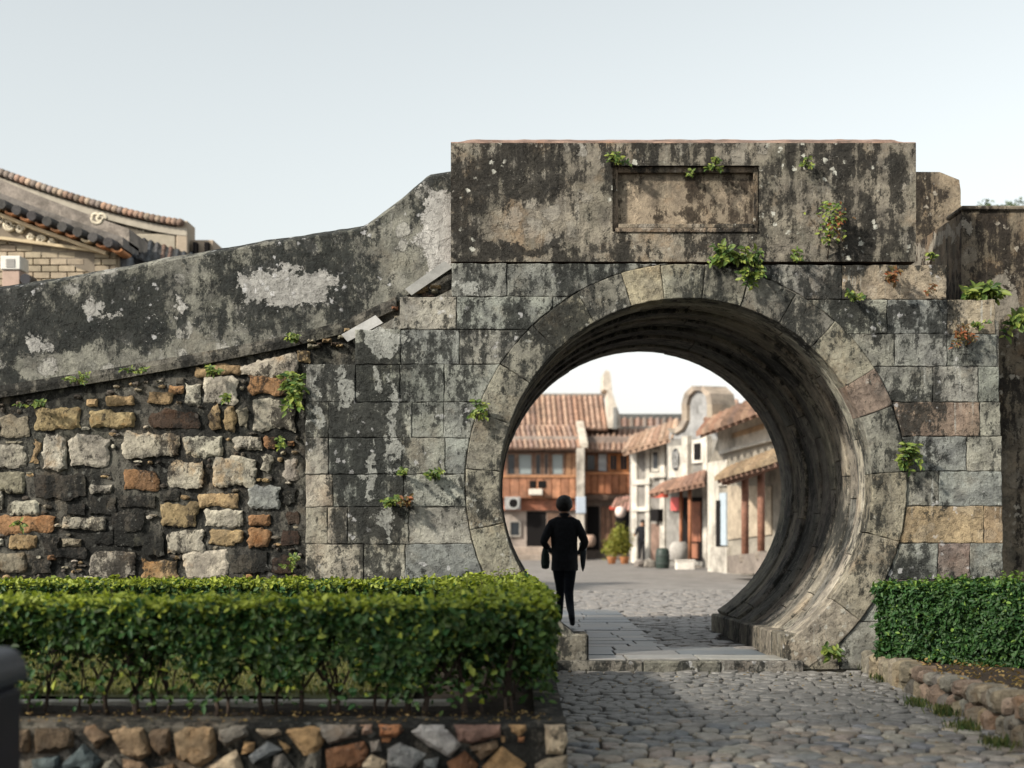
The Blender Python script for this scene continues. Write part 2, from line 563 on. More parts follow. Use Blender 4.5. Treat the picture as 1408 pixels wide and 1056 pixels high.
M_block = weathered('weathered_granite', dark_bias=.05, moss=.25, bump=1.0, bdist=.03, crust=.3, runs=.9, warm=.22, drip=((W(0,362)[1], 1.3, .24),),
    dark_list=pl([(500,560,62,130,.26),(470,700,44,60,.10),(530,690,36,70,.14),(640,420,60,40,-.04),(700,420,110,40,.06),(1240,440,70,44,.10),(1330,460,50,50,.06),
                  (1330,700,80,130,-.12),(1230,388,90,26,-.30),(600,740,70,60,-.16),(1340,435,36,26,-.22),(590,428,40,20,-.16),(440,700,24,60,-.1),(650,620,50,60,-.02)]),
    light_list=pl([(590,428,40,22,.08),(1250,440,60,44,.07),(580,720,70,60,.04),(525,470,30,20,.30),(640,400,14,10,.3),(520,500,14,50,.22),(508,650,9,60,.24),(545,590,9,90,.24),(440,560,10,50,.22),(470,530,8,40,.2),(530,720,10,40,.2)]), light=(.62,.63,.58))
M_ring = weathered('ring_granite', dark_bias=.03, moss=.2, bump=1.0, bdist=.03, crust=.3, runs=.7, warm=.3,
    dark_list=pl([(760,430,70,50,.16),(690,560,40,70,.08),(1100,440,60,60,.12),(1190,720,40,60,.06),(880,390,40,30,-.14),(960,390,60,30,.06)]),
    light_list=pl([(735,450,25,30,.14)]), light=(.48,.48,.43))
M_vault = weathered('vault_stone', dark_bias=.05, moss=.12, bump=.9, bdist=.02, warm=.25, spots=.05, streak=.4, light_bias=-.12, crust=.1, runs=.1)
M_plaster = weathered('parapet_plaster', dark_bias=.07, dark=(.017,.016,.014), moss=.30, bump=1.0, bdist=.025, warm=.5, drip=((W(0,197)[1], .8, .24), (W(0,318)[1], .3, .2)), spots=.8, crack=.8, streak=1.5, crust=.8, runs=.45,
    dark_list=pl([(720,250,110,40,.05),(700,347,90,13,.30),(860,347,70,10,.10),(1200,270,60,60,.12),(1140,215,120,25,.08),(740,312,66,32,-.30),(960,335,60,20,-.02),(1090,320,50,30,-.10)]),
    light_list=pl([(802,207,12,20,.32),(735,200,14,7,.2),(1240,205,10,12,.18),(880,345,60,12,.05)]), light=(.60,.57,.50))
M_coping = weathered('coping_plaster', dark_bias=-.10, dark=(.03,.022,.018), moss=.1, bump=.9, bdist=.02, spots=.4, light=(.40,.34,.28))
M_ramp = weathered('ramp_plaster', dark_bias=.13, dark=(.011,.014,.014), moss=.2, bump=1.0, bdist=.025, warm=.15, spots=.6, crack=.5, streak=.7, crust=1.0, runs=.35,
    dark_list=pl([(60,450,150,46,.14),(280,400,140,46,.10),(470,390,60,50,.08),(210,490,150,34,-.16),(60,505,60,26,-.22),(430,440,60,26,-.10),(560,300,40,40,-.08)]),
    light_list=pl([(395,392,66,32,.50),(602,318,30,64,.60),(130,430,30,16,.24),(238,420,12,14,.30),(590,250,26,16,.14),(330,385,14,14,.28),(500,440,40,20,.2),(40,470,18,14,.2)]), light=(.80,.78,.73))
M_mortar = weathered('mossy_mortar', dark_bias=.12, dark=(.013,.014,.013), moss=.3, bump=1.0, bdist=.04, spots=.2, streak=1.2, crust=.2, runs=.3)
M_rubble = weathered('rubble_stone', dark_bias=-.005, warm=.8, dark=(.016,.014,.012), moss=.10, bump=1.0, bdist=.025, spots=.1, streak=.5, light_bias=-.06, crust=.12, runs=.1)
M_field = weathered('field_stone', dark_bias=-.12, dark=(.022,.02,.018), moss=.10, bump=.9, bdist=.018, spots=.1, light_bias=-.08, crust=.1, runs=.05, streak=.3)
M_side = weathered('side_plaster', dark_bias=.05, dark=(.016,.013,.011), moss=.15, bump=.85, bdist=.02, spots=.6, streak=1.5, crust=.7, runs=.4, drip=((W(0,287)[1]+.05, .9, .25),),
    light_list=pl([(1400,400,26,34,.4),(1346,298,14,14,.4),(1290,262,26,22,.12)]), light=(.44,.40,.33))
M_cobble = simple('cobble_stone', None, .5, .38, 14., .6, .012, .45, dirt=.35)
M_slab = simple('paving_stone', None, .42, .22, 5., .4, .01, .5, dirt=.3)
M_dirt = simple('joint_earth', (.034,.030,.025), .95, .4, 12., .8, .02)
M_soil = simple('planter_soil', (.045,.034,.024), .95, .45, 14., 1.0, .03)
M_square = simple('village_paving', (.21,.195,.18), .8, .3, 2.2, .6, .02, dirt=.2)
M_lawn = simple('lawn_earth', (.10,.105,.045), .95, .3, 10., .8, .02)

# ================================================================== GROUND
def gz(y):
    if y < 13.75: return 0.0
    if y < 19.3: return .1 - .0236*(y-13.8)
    if y < 60: return -.03 - .0091*(y-19.3)
    return -.4
mb = MB()
ys = [-30, 0, 6, 10, 13.70, 13.74, 16, 19.3, 30, 45, 60, 120, 800]
xs = [-400, -60, -10, 0, 4, 10, 60, 400]
vs = []
for y in ys:
    for x in xs:
        vs.append((x, y, (gz(y) - .034) if y < 13.72 else gz(y) - .030))
n = len(xs)
mb.add(vs, [(i*n+j, i*n+j+1, (i+1)*n+j+1, (i+1)*n+j) for i in range(len(ys)-1) for j in range(n-1)])
ground = struct(mb.build('ground', M_dirt))

sq = MB()
ys2 = [30, 36, 42, 48, 54, 60, 75]
sq.add([(x, y, gz(y) - .012) for y in ys2 for x in (-14, 22)], [(2*i, 2*i+1, 2*i+3, 2*i+2) for i in range(len(ys2)-1)])
struct(sq.build('village_square', M_square))

STONE = [(.205,.19,.165), (.24,.22,.19), (.17,.168,.162), (.15,.155,.158), (.25,.215,.17), (.19,.182,.168), (.235,.197,.162), (.29,.265,.225)]
def cobble_mesh(mb, poly, dome, tilt):
    n = len(poly)
    cx = sum(p[0] for p in poly)/n; cy = sum(p[1] for p in poly)/n
    z0 = gz(cy)
    if cy > 13.7: z0 = gz(cy)
    tx, ty = random.uniform(-tilt, tilt), random.uniform(-tilt, tilt)
    hz = random.uniform(-.014, .007)
    def zz(x, y, h): return z0 + h + hz + (x-cx)*tx + (y-cy)*ty
    vs = [(x, y, zz(x, y, -.04)) for x, y in poly]
    for s_, h in ((.985, -dome*.55), (.88, -dome*.12), (.55, 0.0)):
        vs += [(cx+(x-cx)*s_, cy+(y-cy)*s_, zz(x, y, h) + random.uniform(-.002, .002)) for x, y in poly]
    fs = []
    for r in range(3):
        fs += [(r*n+i, r*n+(i+1) % n, (r+1)*n+(i+1) % n, (r+1)*n+i) for i in range(n)]
    fs.append(tuple(3*n+i for i in range(n)))
    mb.add(vs, fs)

def scatter(x0, x1, y0, y1, sx, sy):
    pts = []
    r = 0
    y = y0
    while y < y1:
        x = x0 + (sx*.5 if r % 2 else 0)
        while x < x1:
            pts.append((x + random.uniform(-.42, .42)*sx, y + random.uniform(-.42, .42)*sy))
            x += sx*random.uniform(.85, 1.2)
        y += sy; r += 1
    return pts
def cobbles(x0, x1, y0, y1, sx, sy, gap):
    pts = scatter(x0, x1, y0, y1, sx, sy)
    out = []
    for p, c in zip(pts, voronoi(pts, x0-.1, x1+.1, y0-.1, y1+.0)):
        if len(c) < 4: continue
        c = inset(c, gap*random.uniform(.6, 1.3))
        c = smooth_poly(resample(c, .05), 1)
        if len(c) > 16: c = c[::2]
        out.append((p, c))
    return out

front = cobbles(.05, 4.6, 7.6, 13.66, .138, .172, .006)
def in_view(p): return p[1] > 8.1 and -.05 < p[0] < min(3.35, p[1]*.36)
vis = [q for q in front if in_view(q[0])]
vis.sort(key=lambda q: q[0][1])
single = vis[:300]
ids = set(id(q) for q in single)
for p, c in single:
    m = MB(); cobble_mesh(m, c, .024, .05)
    o = m.build('cobblestone', M_cobble, ground, jit(random.choice(STONE), .2))
    me = o.data
rest = MB()
for q in front:
    if id(q) not in ids: cobble_mesh(rest, q[1], .024, .05)
o = rest.build('cobblestones', M_cobble, ground, (.17,.165,.155)); o['kind'] = 'stuff'
rest = MB()
for p, c in cobbles(-1.0, 6.5, 15.2, 31.0, .2, .25, .010):
    if .2 < p[0] < 1.62 and p[1] < 23.2: continue
    if p[1] < 19.0 and not (1.62 < p[0] < 2.45): continue
    cobble_mesh(rest, c, .02, .04)
o = rest.build('cobblestones', M_cobble, ground, (.215,.20,.185)); o['kind'] = 'stuff'

# flagstones of the passage floor
def slab(x0, x1, y0, y1, col, name='paving_slab', z=None, h=.12):
    g = .007
    m = MB().bbox(x0+g, x1-g, y0+g, y1-g, -h, 0, .008)
    jx, jz = random.uniform(-.004, .004), random.uniform(-.004, .004)
    m.v = [(x, y, (gz(max(y, 13.8)) if z is None else z) + zz + jx*(x-x0) + jz) for x, y, zz in m.v]
    return m.build(name, M_slab, ground, jit(col, .2))
SL = [(.085,.102,.115), (.11,.115,.117), (.07,.085,.098), (.13,.127,.12)]
yy = 13.76
rowi = 0
while yy < 23.0:
    dy = .52 if rowi == 0 else random.uniform(.34, .62)
    cuts = [.50] + sorted(random.uniform(.8, 1.4) for _ in range(1)) + [1.62]
    if rowi == 0: cuts = [.44, 1.05, 1.75, 2.62]
    elif yy < 15.2: cuts = [.50, random.uniform(.8, 1.2), random.uniform(1.5, 1.75), 2.50]
    if rowi and yy > 14.2: cuts[0] = .26
    for a, b in zip(cuts[:-1], cuts[1:]):
        slab(a, b, yy, yy+dy, random.choice(SL) if rowi else (.21,.205,.19))
    yy += dy; rowi += 1
# threshold riser towards the cobbles
for a, b in ((.36, 1.2), (1.2, 1.95), (1.95, 2.75)):
    MB().bbox(a+.004, b-.004, 13.66, 13.757, -.05, .088, .014).build('threshold_stone', M_block, ground, jit((.26,.25,.22), .1))

# ================================================================== GATE
CX, CZ = W(943, 666)
RI, RO = 256*S0, 303*S0
YB = 18.9
gate = thing('stone_gate', 'weathered granite gate with a round moon opening and a heavy plastered parapet', 'gate', (CX, D0, 0))
G_ = [(.32,.328,.30), (.345,.345,.308), (.30,.315,.292), (.285,.305,.288), (.37,.362,.315)]
def stone_col(px, py):  # upper right blocks have sunlight painted into their warm pale tint
    if py < 412 and px > 1150: return (.47,.40,.30)
    if 1300 < px < 1370 and 405 < py < 460: return (.50,.43,.32)
    if px > 1230 and 555 < py < 600 and px < 1345: return (.33,.255,.20)
    if px > 1230 and 696 < py < 747: return (.37,.29,.19)
    if 1288 < px < 1335 and py > 745: return (.25,.20,.185)
    if px < 480 and py > 650: return (.40,.375,.315)
    if px > 520 and px < 700 and py > 650: return (.36,.355,.30)
    if 600 < px < 700 and py < 500: return (.31,.325,.30)
    return random.choice(G_)
GAPR = RO + .010
def facade_block(px0, px1, py0, py1, side, name='stone_block', proud=0.0):
    x0, z1 = W(px0, py0); x1, z0 = W(px1, py1)
    g = .003
    x0 += g; x1 -= g; z0 += g; z1 -= g
    zs = [z0 + (z1-z0)*i/7 for i in range(8)]
    edge = []
    for z in zs:
        if abs(z-CZ) < GAPR:
            h = math.sqrt(GAPR**2-(z-CZ)**2)
            lim = CX - h if side < 0 else CX + h
        else: lim = None
        edge.append(lim)
    if side < 0:
        r = [(x1 if l is None else min(x1, max(x0, l)), z) for l, z in zip(edge, zs)]
        if max(a for a, _ in r) - x0 < .03: return
        if all(abs(a-x1) < 1e-6 for a, _ in r): r = [r[0], r[-1]]
        poly = [(x0, z0)] + r + [(x0, z1)]
    else:
        r = [(x0 if l is None else max(x0, min(x1, l)), z) for l, z in zip(edge, zs)]
        if x1 - min(a for a, _ in r) < .03: return
        if all(abs(a-x0) < 1e-6 for a, _ in r): r = [r[0], r[-1]]
        poly = r + [(x1, z1), (x1, z0)]
    # drop doubled points
    q = []
    for p in poly:
        if not q or math.hypot(p[0]-q[-1][0], p[1]-q[-1][1]) > .004: q.append(p)
    if len(q) < 3: return
    yo = D0 + random.uniform(-.007, .007) - proud
    block(q, yo, .28 + proud, .0065, .006, .06).build(name, M_block, gate, jit(stone_col((max(px0, 1240)+px1)/2 if side > 0 and py0 > 420 else (px0+px1)/2, (py0+py1)/2), .16))
CMID = 941
LEFT = [(362,408,[621,697,CMID]), (408,453,[549,628,760,CMID]), (453,501,[488,551,632,CMID]), (501,553,[420,489,550,611,CMID]),
        (553,602,[420,452,566,610,CMID]), (602,652,[420,452,553,612,CMID]), (652,697,[420,458,555,CMID]),
        (697,748,[420,450,478,562,CMID]), (748,797,[420,500,557,CMID]), (797,850,[420,470,560,640,CMID]), (850,921,[420,520,600,690,CMID])]
RIGHT = [(364,412,[CMID,1158,1302]), (412,459,[CMID,1220,1303,1369]), (459,504,[CMID,1230,1302,1371]), (504,553,[CMID,1283,1345,1374]),
         (553,600,[CMID,1347,1376]), (600,648,[CMID,1329,1378]), (648,696,[CMID,1291,1378]), (696,747,[CMID,1353,1379]),
         (747,797,[CMID,1290,1334,1379]), (804,855,[CMID,1250,1320,1379]), (855,921,[CMID,1215,1300,1379])]
for side, rows in ((-1, LEFT), (1, RIGHT)):
    for a, b, xs_ in rows:
        for u, v in zip(xs_[:-1], xs_[1:]): facade_block(u, v, a, b, side)
facade_block(1150, 1381, 797, 804, 1, 'string_course', .035)

# the ring of voussoirs
ANG = [-62, -38, -15, 3.3, 21, 31.5, 47.5, 60, 73, 85, 96.6, 107, 119.5, 134, 147, 161, 176, 192, 208, 225, 242]
RC = [(.31,.30,.25), (.285,.28,.24), (.32,.30,.245), (.27,.265,.23)]
for i, (a, b) in enumerate(zip(ANG[:-1], ANG[1:])):
    m = max(3, int((b-a)/4))
    da = .0022/RO*57
    aa = [R_(a+da + (b-a-2*da)*k/m) for k in range(m+1)]
    dr = random.uniform(-.006, .006)
    poly = [(CX+(RO+dr)*math.cos(t), CZ+(RO+dr)*math.sin(t)) for t in aa] + [(CX+RI*math.cos(t), CZ+RI*math.sin(t)) for t in reversed(aa)]
    poly = clip_half(poly, 0, 1, .02)
    if a == -62: poly = clip_half(poly + [], 1, 0, CX+.96)
    if b == 242: poly = clip_half(poly, -1, 0, -(CX-.96))
    if len(poly) < 4: continue
    col = random.choice(RC)
    if 96 < b < 112 and a > 90: col = (.44,.40,.29)
    if 20 < a < 22: col = (.27,.215,.175)
    if a < -10: col = (.34,.31,.25)
    block(poly, D0-.022+random.uniform(-.006, .006), .30, .008, .004, .06).build('voussoir', M_ring, gate, jit(col, .07))

# the vault behind them, ring after ring
y = D0 + .275
ri = 0
DEP = [.24, .16, .34, .22, .40, .26, .46, .24, .44, .32, .48, .36, .50]
tot = sum(DEP); DEP = [d*(YB-y)/tot for d in DEP]
for d in DEP:
    Rr = RI + (0.0 if ri == 0 else .018) + ((.002 if ri % 2 else .034) + random.uniform(-.006, .010) if ri else 0)
    na = 7
    o0 = random.uniform(0, 1)
    cuts = [-56 + (292/na)*(k+o0*.8+random.uniform(-.12, .12)) for k in range(na)]
    cuts = [-57] + [c for c in cuts if -50 < c < 216] + [224]
    for a, b in zip(cuts[:-1], cuts[1:]):
        m = max(3, int((b-a)/5))
        rr = Rr + random.uniform(-.006, .006)
        e = .012; g = .003
        y0, y1 = y + g, y + d - g
        e = min(e, d*.2)
        prof = [(y0, rr+.30), (y0, rr+e*1.3), (y0+e, rr), (y1-e, rr), (y1, rr+e*1.3), (y1, rr+.30)]
        da = (.005 if ri < len(DEP)-2 else .0006)/RI*57
        vs = []
        for k in range(m+1):
            t = R_(a+da+(b-a-2*da)*k/m)
            for (yy_, r_) in prof:
                vs.append((CX+r_*math.cos(t), yy_, CZ+r_*math.sin(t)))
        q = len(prof); fs = []
        for k in range(m):
            for j in range(q):
                j2 = (j+1) % q
                fs.append((k*q+j, k*q+j2, (k+1)*q+j2, (k+1)*q+j))
        fs.append(tuple(range(q))); fs.append(tuple(m*q+j for j in range(q)))
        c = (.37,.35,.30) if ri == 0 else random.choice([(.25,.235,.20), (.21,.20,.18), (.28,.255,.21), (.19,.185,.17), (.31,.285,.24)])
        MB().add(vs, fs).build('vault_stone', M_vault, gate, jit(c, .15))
    y += d; ri += 1

# kerb stones along both feet of the vault
for side in (1, -1):
    ycut = [D0-.02, 14.5, 15.5, 16.6, 17.8, YB+.06]
    if side < 0: ycut = [D0-.05, 14.30]
    for a, b in zip(ycut[:-1], ycut[1:]):
        m = MB().bbox(.945, 1.5, a+.004, b-.004, -.12, .24, .018)
        m.v = [(CX + side*x_, y_, gz(max(y_, 13.8)) + z_ - (.0 if z_ < 0 else .008*(y_-13.8))) for x_, y_, z_ in m.v]
        m.build('kerb_stone', M_vault if a > 14 else M_block, gate, jit((.26,.24,.20), .12))

# plain footing course under the left springing
for a, b in ((14.32, 15.4), (15.4, 16.3), (16.3, 17.6), (17.6, YB-.02)):
    MB().bbox(-.30, .335, a+.004, b-.004, -.15, CZ+1.80*math.sin(R_(224))+.02, .016).build('footing_stone', M_vault, gate, jit((.20,.18,.15), .15))

# solid core between vault and outer walls (its round inside lies behind the stones)
xL, xR = W(424, 0)[0], W(1374, 0)[0]
zT = W(0, 366)[1]
core = MB()
nn = 96
Rc = RI + .26
inn = []; out = []
for k in range(nn+1):
    t = R_(-60 + 300*k/nn)
    c_, s_ = math.cos(t), math.sin(t)
    inn.append((CX+Rc*c_, CZ+Rc*s_))
    best = 1e9
    if c_ > 1e-6: best = min(best, (xR-CX)/c_)
    if c_ < -1e-6: best = min(best, (xL-CX)/c_)
    if s_ > 1e-6: best = min(best, (zT-CZ)/s_)
    if s_ < -1e-6: best = min(best, (-.05-CZ)/s_)
    out.append((CX+best*c_, CZ+best*s_))
def stepped(x, z, y):   # the front keeps the stepped outline of the courses
    return (x, z)
for y0, y1 in ((D0+.018, YB+.004),):
    vs = []
    for (a, b), (c_, d_) in zip(inn, out):
        vs += [(a, y0, b), (c_, y0, d_), (c_, y1, d_), (a, y1, b)]
    fs = []
    for k in range(nn):
        for j in range(4):
            j2 = (j+1) % 4
            fs.append((k*4+j, k*4+j2, (k+1)*4+j2, (k+1)*4+j))
    core.add(vs, fs)
# cut the upper corners where the courses step back
zc = W(0, 500)[1]
core.v = [(max(x_, W(492, 0)[0]) if (z_ > zc and x_ < CX) else x_, y_, z_) for x_, y_, z_ in core.v]
zc2 = W(0, 452)[1]
core.v = [(max(x_, W(553, 0)[0]) if (z_ > zc2 and x_ < CX) else x_, y_, z_) for x_, y_, z_ in core.v]
zc4 = W(0, 407)[1]
core.v = [(max(x_, W(624, 0)[0]) if (z_ > zc4 and x_ < CX) else x_, y_, z_) for x_, y_, z_ in core.v]
zc3 = W(0, 414)[1]
core.v = [(min(x_, W(1300, 0)[0]) if (z_ > zc3 and x_ > CX) else x_, y_, z_) for x_, y_, z_ in core.v]
core.build('core', M_block, gate, (.26,.25,.22))

# parapet: plastered block with weathered coping and a sunk panel
def wl(px): return W(px, 0)[0]
def wz(py): return W(0, py)[1]
PX0, PX1, PZ0, PZ1, PZT = wl(620), wl(1259), wz(360), wz(197), wz(186)
PY0, PY1 = D0 - .012, D0 + .95
ox0, ox1, oz0, oz1 = wl(842), wl(1043), wz(319), wz(228)     # outer edge of the moulding
ix0, ix1, iz0, iz1 = wl(850), wl(1037), wz(307), wz(236)     # sunk field
pp = MB()
def grid_face(mb, x0, x1, z0, z1, y, step=.05, amp=.006, edge=False):
    nx = max(1, int((x1-x0)/step)); nzv = max(1, int((z1-z0)/step))
    vs = []
    for j in range(nzv+1):
        for i in range(nx+1):
            x = x0+(x1-x0)*i/nx; z = z0+(z1-z0)*j/nzv
            vs.append((x, y - amp*(mnoise.fractal(Vector((x*3, y, z*3)), 1, 2, 4)), z))
    mb.add(vs, [(j*(nx+1)+i, j*(nx+1)+i+1, (j+1)*(nx+1)+i+1, (j+1)*(nx+1)+i) for j in range(nzv) for i in range(nx)])
# front in four pieces round the opening, with a wavy worn top edge
for a, b, c_, d_ in ((PX0, ox0, PZ0, PZ1), (ox1, PX1, PZ0, PZ1), (ox0, ox1, PZ0, oz0), (ox0, ox1, oz1, PZ1)):
    grid_face(pp, a, b, c_, d_, PY0)
def wav(x): return .010*nz(x*2.3, 3.1, 0) + .006*nz(x*9, 1.1, 4)
nx = 120
top = []
for i in range(nx+1):
    x = PX0+(PX1-PX0)*i/nx
    e = min(x-PX0, PX1-x)
    ch = min(1.0, e/.16)
    top.append([(x, PY0, PZ1 - .002), (x, PY0 + .02, PZ1 + .012 + wav(x)*.5), (min(max(x, PX0+.0), PX1-.0), PY0 + .22, PZ1 + .012 + (PZT-PZ1)*(.25+.75*ch) + wav(x)),
                (x, PY1-.2, PZ1 + .012 + (PZT-PZ1)*(.25+.75*ch) + wav(x)), (x, PY1, PZ1), (x, PY1, PZ0), (x, PY0 + .02, PZ0)])
vs = [p for t in top for p in t]; q = 7
cp_ = MB(); cp_.add(vs, [(i*q+j, i*q+j+1, (i+1)*q+j+1, (i+1)*q+j) for i in range(nx) for j in range(q-1)] + [tuple(range(q)), tuple(nx*q+j for j in range(q))])
parapet = pp.build('parapet', M_plaster, gate, (.29,.265,.22), fix=False)
cp_.build('coping', M_coping, parapet, (.30,.205,.165))
# sunk field and its stepped moulding
fm = MB(); grid_face(fm, ix0-.02, ix1+.02, iz0-.02, iz1+.02, PY0+.105, .05, .006)
M_panel = weathered('panel_plaster', dark_bias=.07, light_bias=.04, dark=(.03,.022,.016), moss=.12, bump=.7, streak=1.6, light=(.58,.47,.34),
    dark_list=pl([(955,275,14,40,.16),(930,300,90,9,.14)]), light_list=pl([(1010,275,18,30,.14),(1028,280,10,30,.18),(868,270,6,40,.2)]))
fm.build('sunk_panel', M_panel, parapet, (.30,.25,.19), fix=False)
def frame_bar(x0, x1, z0, z1, y0, y1, c=(.25,.20,.15), nm='panel_moulding'):
    MB().bbox(x0, x1, y0, y1, z0, z1, .006).build(nm, M_plaster, parapet, jit(c, .08))
ym = PY0+.045
frame_bar(ox0-.004, ix0, oz0, oz1+.004, ym, PY0+.2)
frame_bar(ix1, ox1+.004, oz0, oz1+.004, ym, PY0+.2)
frame_bar(ix0+.002, ix1-.002, iz1, oz1+.004, ym+.004, PY0+.2)
frame_bar(ix0+.002, ix1-.002, wz(313), iz0, ym-.012, PY0+.2, (.30,.26,.20))
frame_bar(ox0+.03, ox1-.01, oz0-.008, wz(314), PY0-.016, PY0+.1, (.30,.24,.18))

# ================================================================== LEFT WALL: rubble below, plastered ramp parapet above
DL = 13.96
def WL(px, py): return P(px, py, DL)
lw = thing('rubble_wall', 'dark mossy rubble stone wall rising along a sloping plastered parapet to the gate', 'wall', (-4, DL, 0))
LEDGE = [(-260, 585), (0, 540), (160, 515), (300, 490), (400, 470), (470, 452), (545, 418), (612, 372)]
def led(px):
    for (a, b), (c_, d_) in zip(LEDGE[:-1], LEDGE[1:]):
        if px <= c_: return b + (d_-b)*(px-a)/(c_-a)
    return LEDGE[-1][1]
# mortar face as a lumpy grid
mf = MB()
nx, nzv = 170, 70
vs = []
for j in range(nzv+1):
    for i in range(nx+1):
        px = -260 + (625+260)*i/nx
        x, zt = WL(px, led(px)-3)
        z = -.05 + (zt+.05)*j/nzv
        vs.append((x, DL + .05 - .035*mnoise.fractal(Vector((x*2.6, 1, z*2.6)), 1, 2, 5), z))
n = nx+1
mf.add(vs, [(j*n+i, j*n+i+1, (j+1)*n+i+1, (j+1)*n+i) for j in range(nzv) for i in range(nx)])
mf.build('mortar_face', M_mortar, lw, (.15,.145,.128), smooth=True, fix=False)
body = [WL(-260, 920)] + [WL(a, b+2) for a, b in LEDGE] + [WL(622, 372), WL(622, 920)]
MB().prism(body, DL+.16, YB).build('wall_core', M_mortar, lw, (.12,.115,.10))

CW = {'w':(.47,.44,.37), 'g':(.27,.245,.19), 't':(.38,.275,.155), 'o':(.33,.19,.10), 'd':(.06,.047,.038), 'b':(.33,.345,.33), 'y':(.34,.265,.15), 'r':(.075,.052,.040)}
RA = [(0,300,130,405,'g'),(150,265,360,365,'y'),(385,225,440,262,'t'),(475,208,605,255,'t'),(400,282,605,358,'y'),(-60,430,115,540,'w'),(140,410,175,520,'t'),
 (185,385,295,550,'w'),(318,385,490,540,'w'),(-50,560,110,655,'g'),(145,570,385,680,'d'),(400,612,505,655,'w'),(552,548,715,640,'o'),(30,688,175,755,'w'),
 (-20,755,240,835,'o'),(295,700,385,750,'d'),(282,762,480,820,'w'),(35,845,168,905,'t'),(-60,860,15,895,'w'),(275,860,365,895,'g'),(520,845,715,900,'d'),
 (-80,925,118,1015,'g'),(140,960,230,1020,'d'),(208,932,247,962,'o'),(410,915,612,1040,'w'),(250,900,390,950,'d'),(400,670,520,750,'d'),(540,660,700,720,'d'),
 (500,740,640,830,'d'),(190,850,265,950,'d'),(420,830,510,890,'d'),(20,415,110,428,'g')]
RB = [(220,82,290,130,'t'),(300,66,430,116,'t'),(437,22,690,118,'w'),(460,122,670,207,'o'),(5,192,118,248,'t'),(100,165,172,205,'o'),(172,155,248,250,'w'),
 (255,124,415,247,'w'),(130,130,175,162,'d'),(18,280,240,362,'r'),(280,262,345,372,'t'),(355,262,408,372,'t'),(415,265,460,350,'g'),(488,232,685,370,'w'),
 (-110,378,150,490,'w'),(172,388,347,485,'w'),(393,395,525,458,'w'),(532,392,592,450,'o'),(640,415,675,440,'o'),(95,505,260,628,'w'),(302,490,495,628,'w'),(528,475,580,555,'w'),
 (622,495,690,592,'w'),(465,620,608,722,'b'),(232,655,418,718,'t'),(57,697,235,808,'y'),(268,725,437,808,'w'),(465,752,572,802,'o'),(95,825,268,928,'w'),
 (290,815,440,893,'t'),(462,812,570,902,'o'),(620,640,685,705,'d'),(640,735,700,795,'r'),(620,820,690,890,'r'),(172,918,370,1045,'w'),(-20,960,145,1045,'t'),
 (575,940,650,1020,'r'),(380,930,560,1020,'d'),(60,640,150,690,'d'),(-10,830,85,940,'d'),(690,5,745,60,'t')]
ST = [(a/3.3, 480+b/3.3, c_/3.3, 480+d_/3.3, k) for a, b, c_, d_, k in RA] + [(200+a/3.3, 480+b/3.3, 200+c_/3.3, 480+d_/3.3, k) for a, b, c_, d_, k in RB]
# below the hedge line and beyond the frame: more of the same
for row in range(3):
    px = -250
    while px < 405:
        w_ = random.uniform(32, 66); h_ = random.uniform(26, 34)
        ST.append((px, 806+row*38, px+w_, 806+row*38+h_, random.choice('wgtod')))
        px += w_+random.uniform(8, 16)
for row in range(6):
    px = -250
    while px < -40:
        w_ = random.uniform(32, 60); h_ = random.uniform(20, 32)
        ST.append((px, 600+row*36, px+w_, 600+row*36+h_, random.choice('wgtod')))
        px += w_+random.uniform(8, 16)
for i, (a, b, c_, d_, k) in enumerate(ST):
    x0, z1 = WL(a+.5, b+.5); x1, z0 = WL(c_-.5, d_-.5)
    w_, h_ = x1-x0, z1-z0
    if w_ < .03 or h_ < .02: continue
    j_ = lambda s_: random.uniform(-.07, .07)*s_
    top_sl = 0.0
    if k == 'w' and b < 500 and a > 300: top_sl = .10
    c4 = [random.uniform(.0, .16) for _ in range(4)]
    poly = [(x0+c4[0]*h_, z0+j_(h_)), (x0+w_*.35, z0+j_(h_)), (x0+w_*.7, z0+j_(h_)), (x1-c4[1]*h_, z0+j_(h_)), (x1+j_(h_), z0+c4[1]*h_), (x1+j_(h_), z0+h_*.55), (x1+j_(h_), z1-c4[2]*h_),
            (x1-c4[2]*h_*1.3, z1+j_(h_)), (x0+w_*.62, z1+j_(h_)-top_sl*.3), (x0+w_*.3, z1+j_(h_)-top_sl*.7), (x0+c4[3]*h_, z1+j_(h_)-top_sl), (x0+j_(h_), z1-c4[3]*h_*1.2-top_sl), (x0+j_(h_), z0+h_*.5), (x0+j_(h_), z0+c4[0]*h_)]
    proud = .006 if k in 'dr' else random.uniform(.012, .027)
    am = min(1.0, h_/.16)
    poly = [(x_ + am*(.030*nz(x_*8, z_*8, i) + .020*nz(x_*24, z_*24, i+7)), z_ + am*(.030*nz(x_*8, z_*8, i+50) + .020*nz(x_*24, z_*24, i+61))) for x_, z_ in resample(poly, .022)]
    rock(poly, DL+.028, proud, .09, .024, .55, i).build('rubble_stone', M_mortar if k == 'd' else M_rubble, lw, jit((.105,.096,.082) if k == 'd' else CW[k], .14))

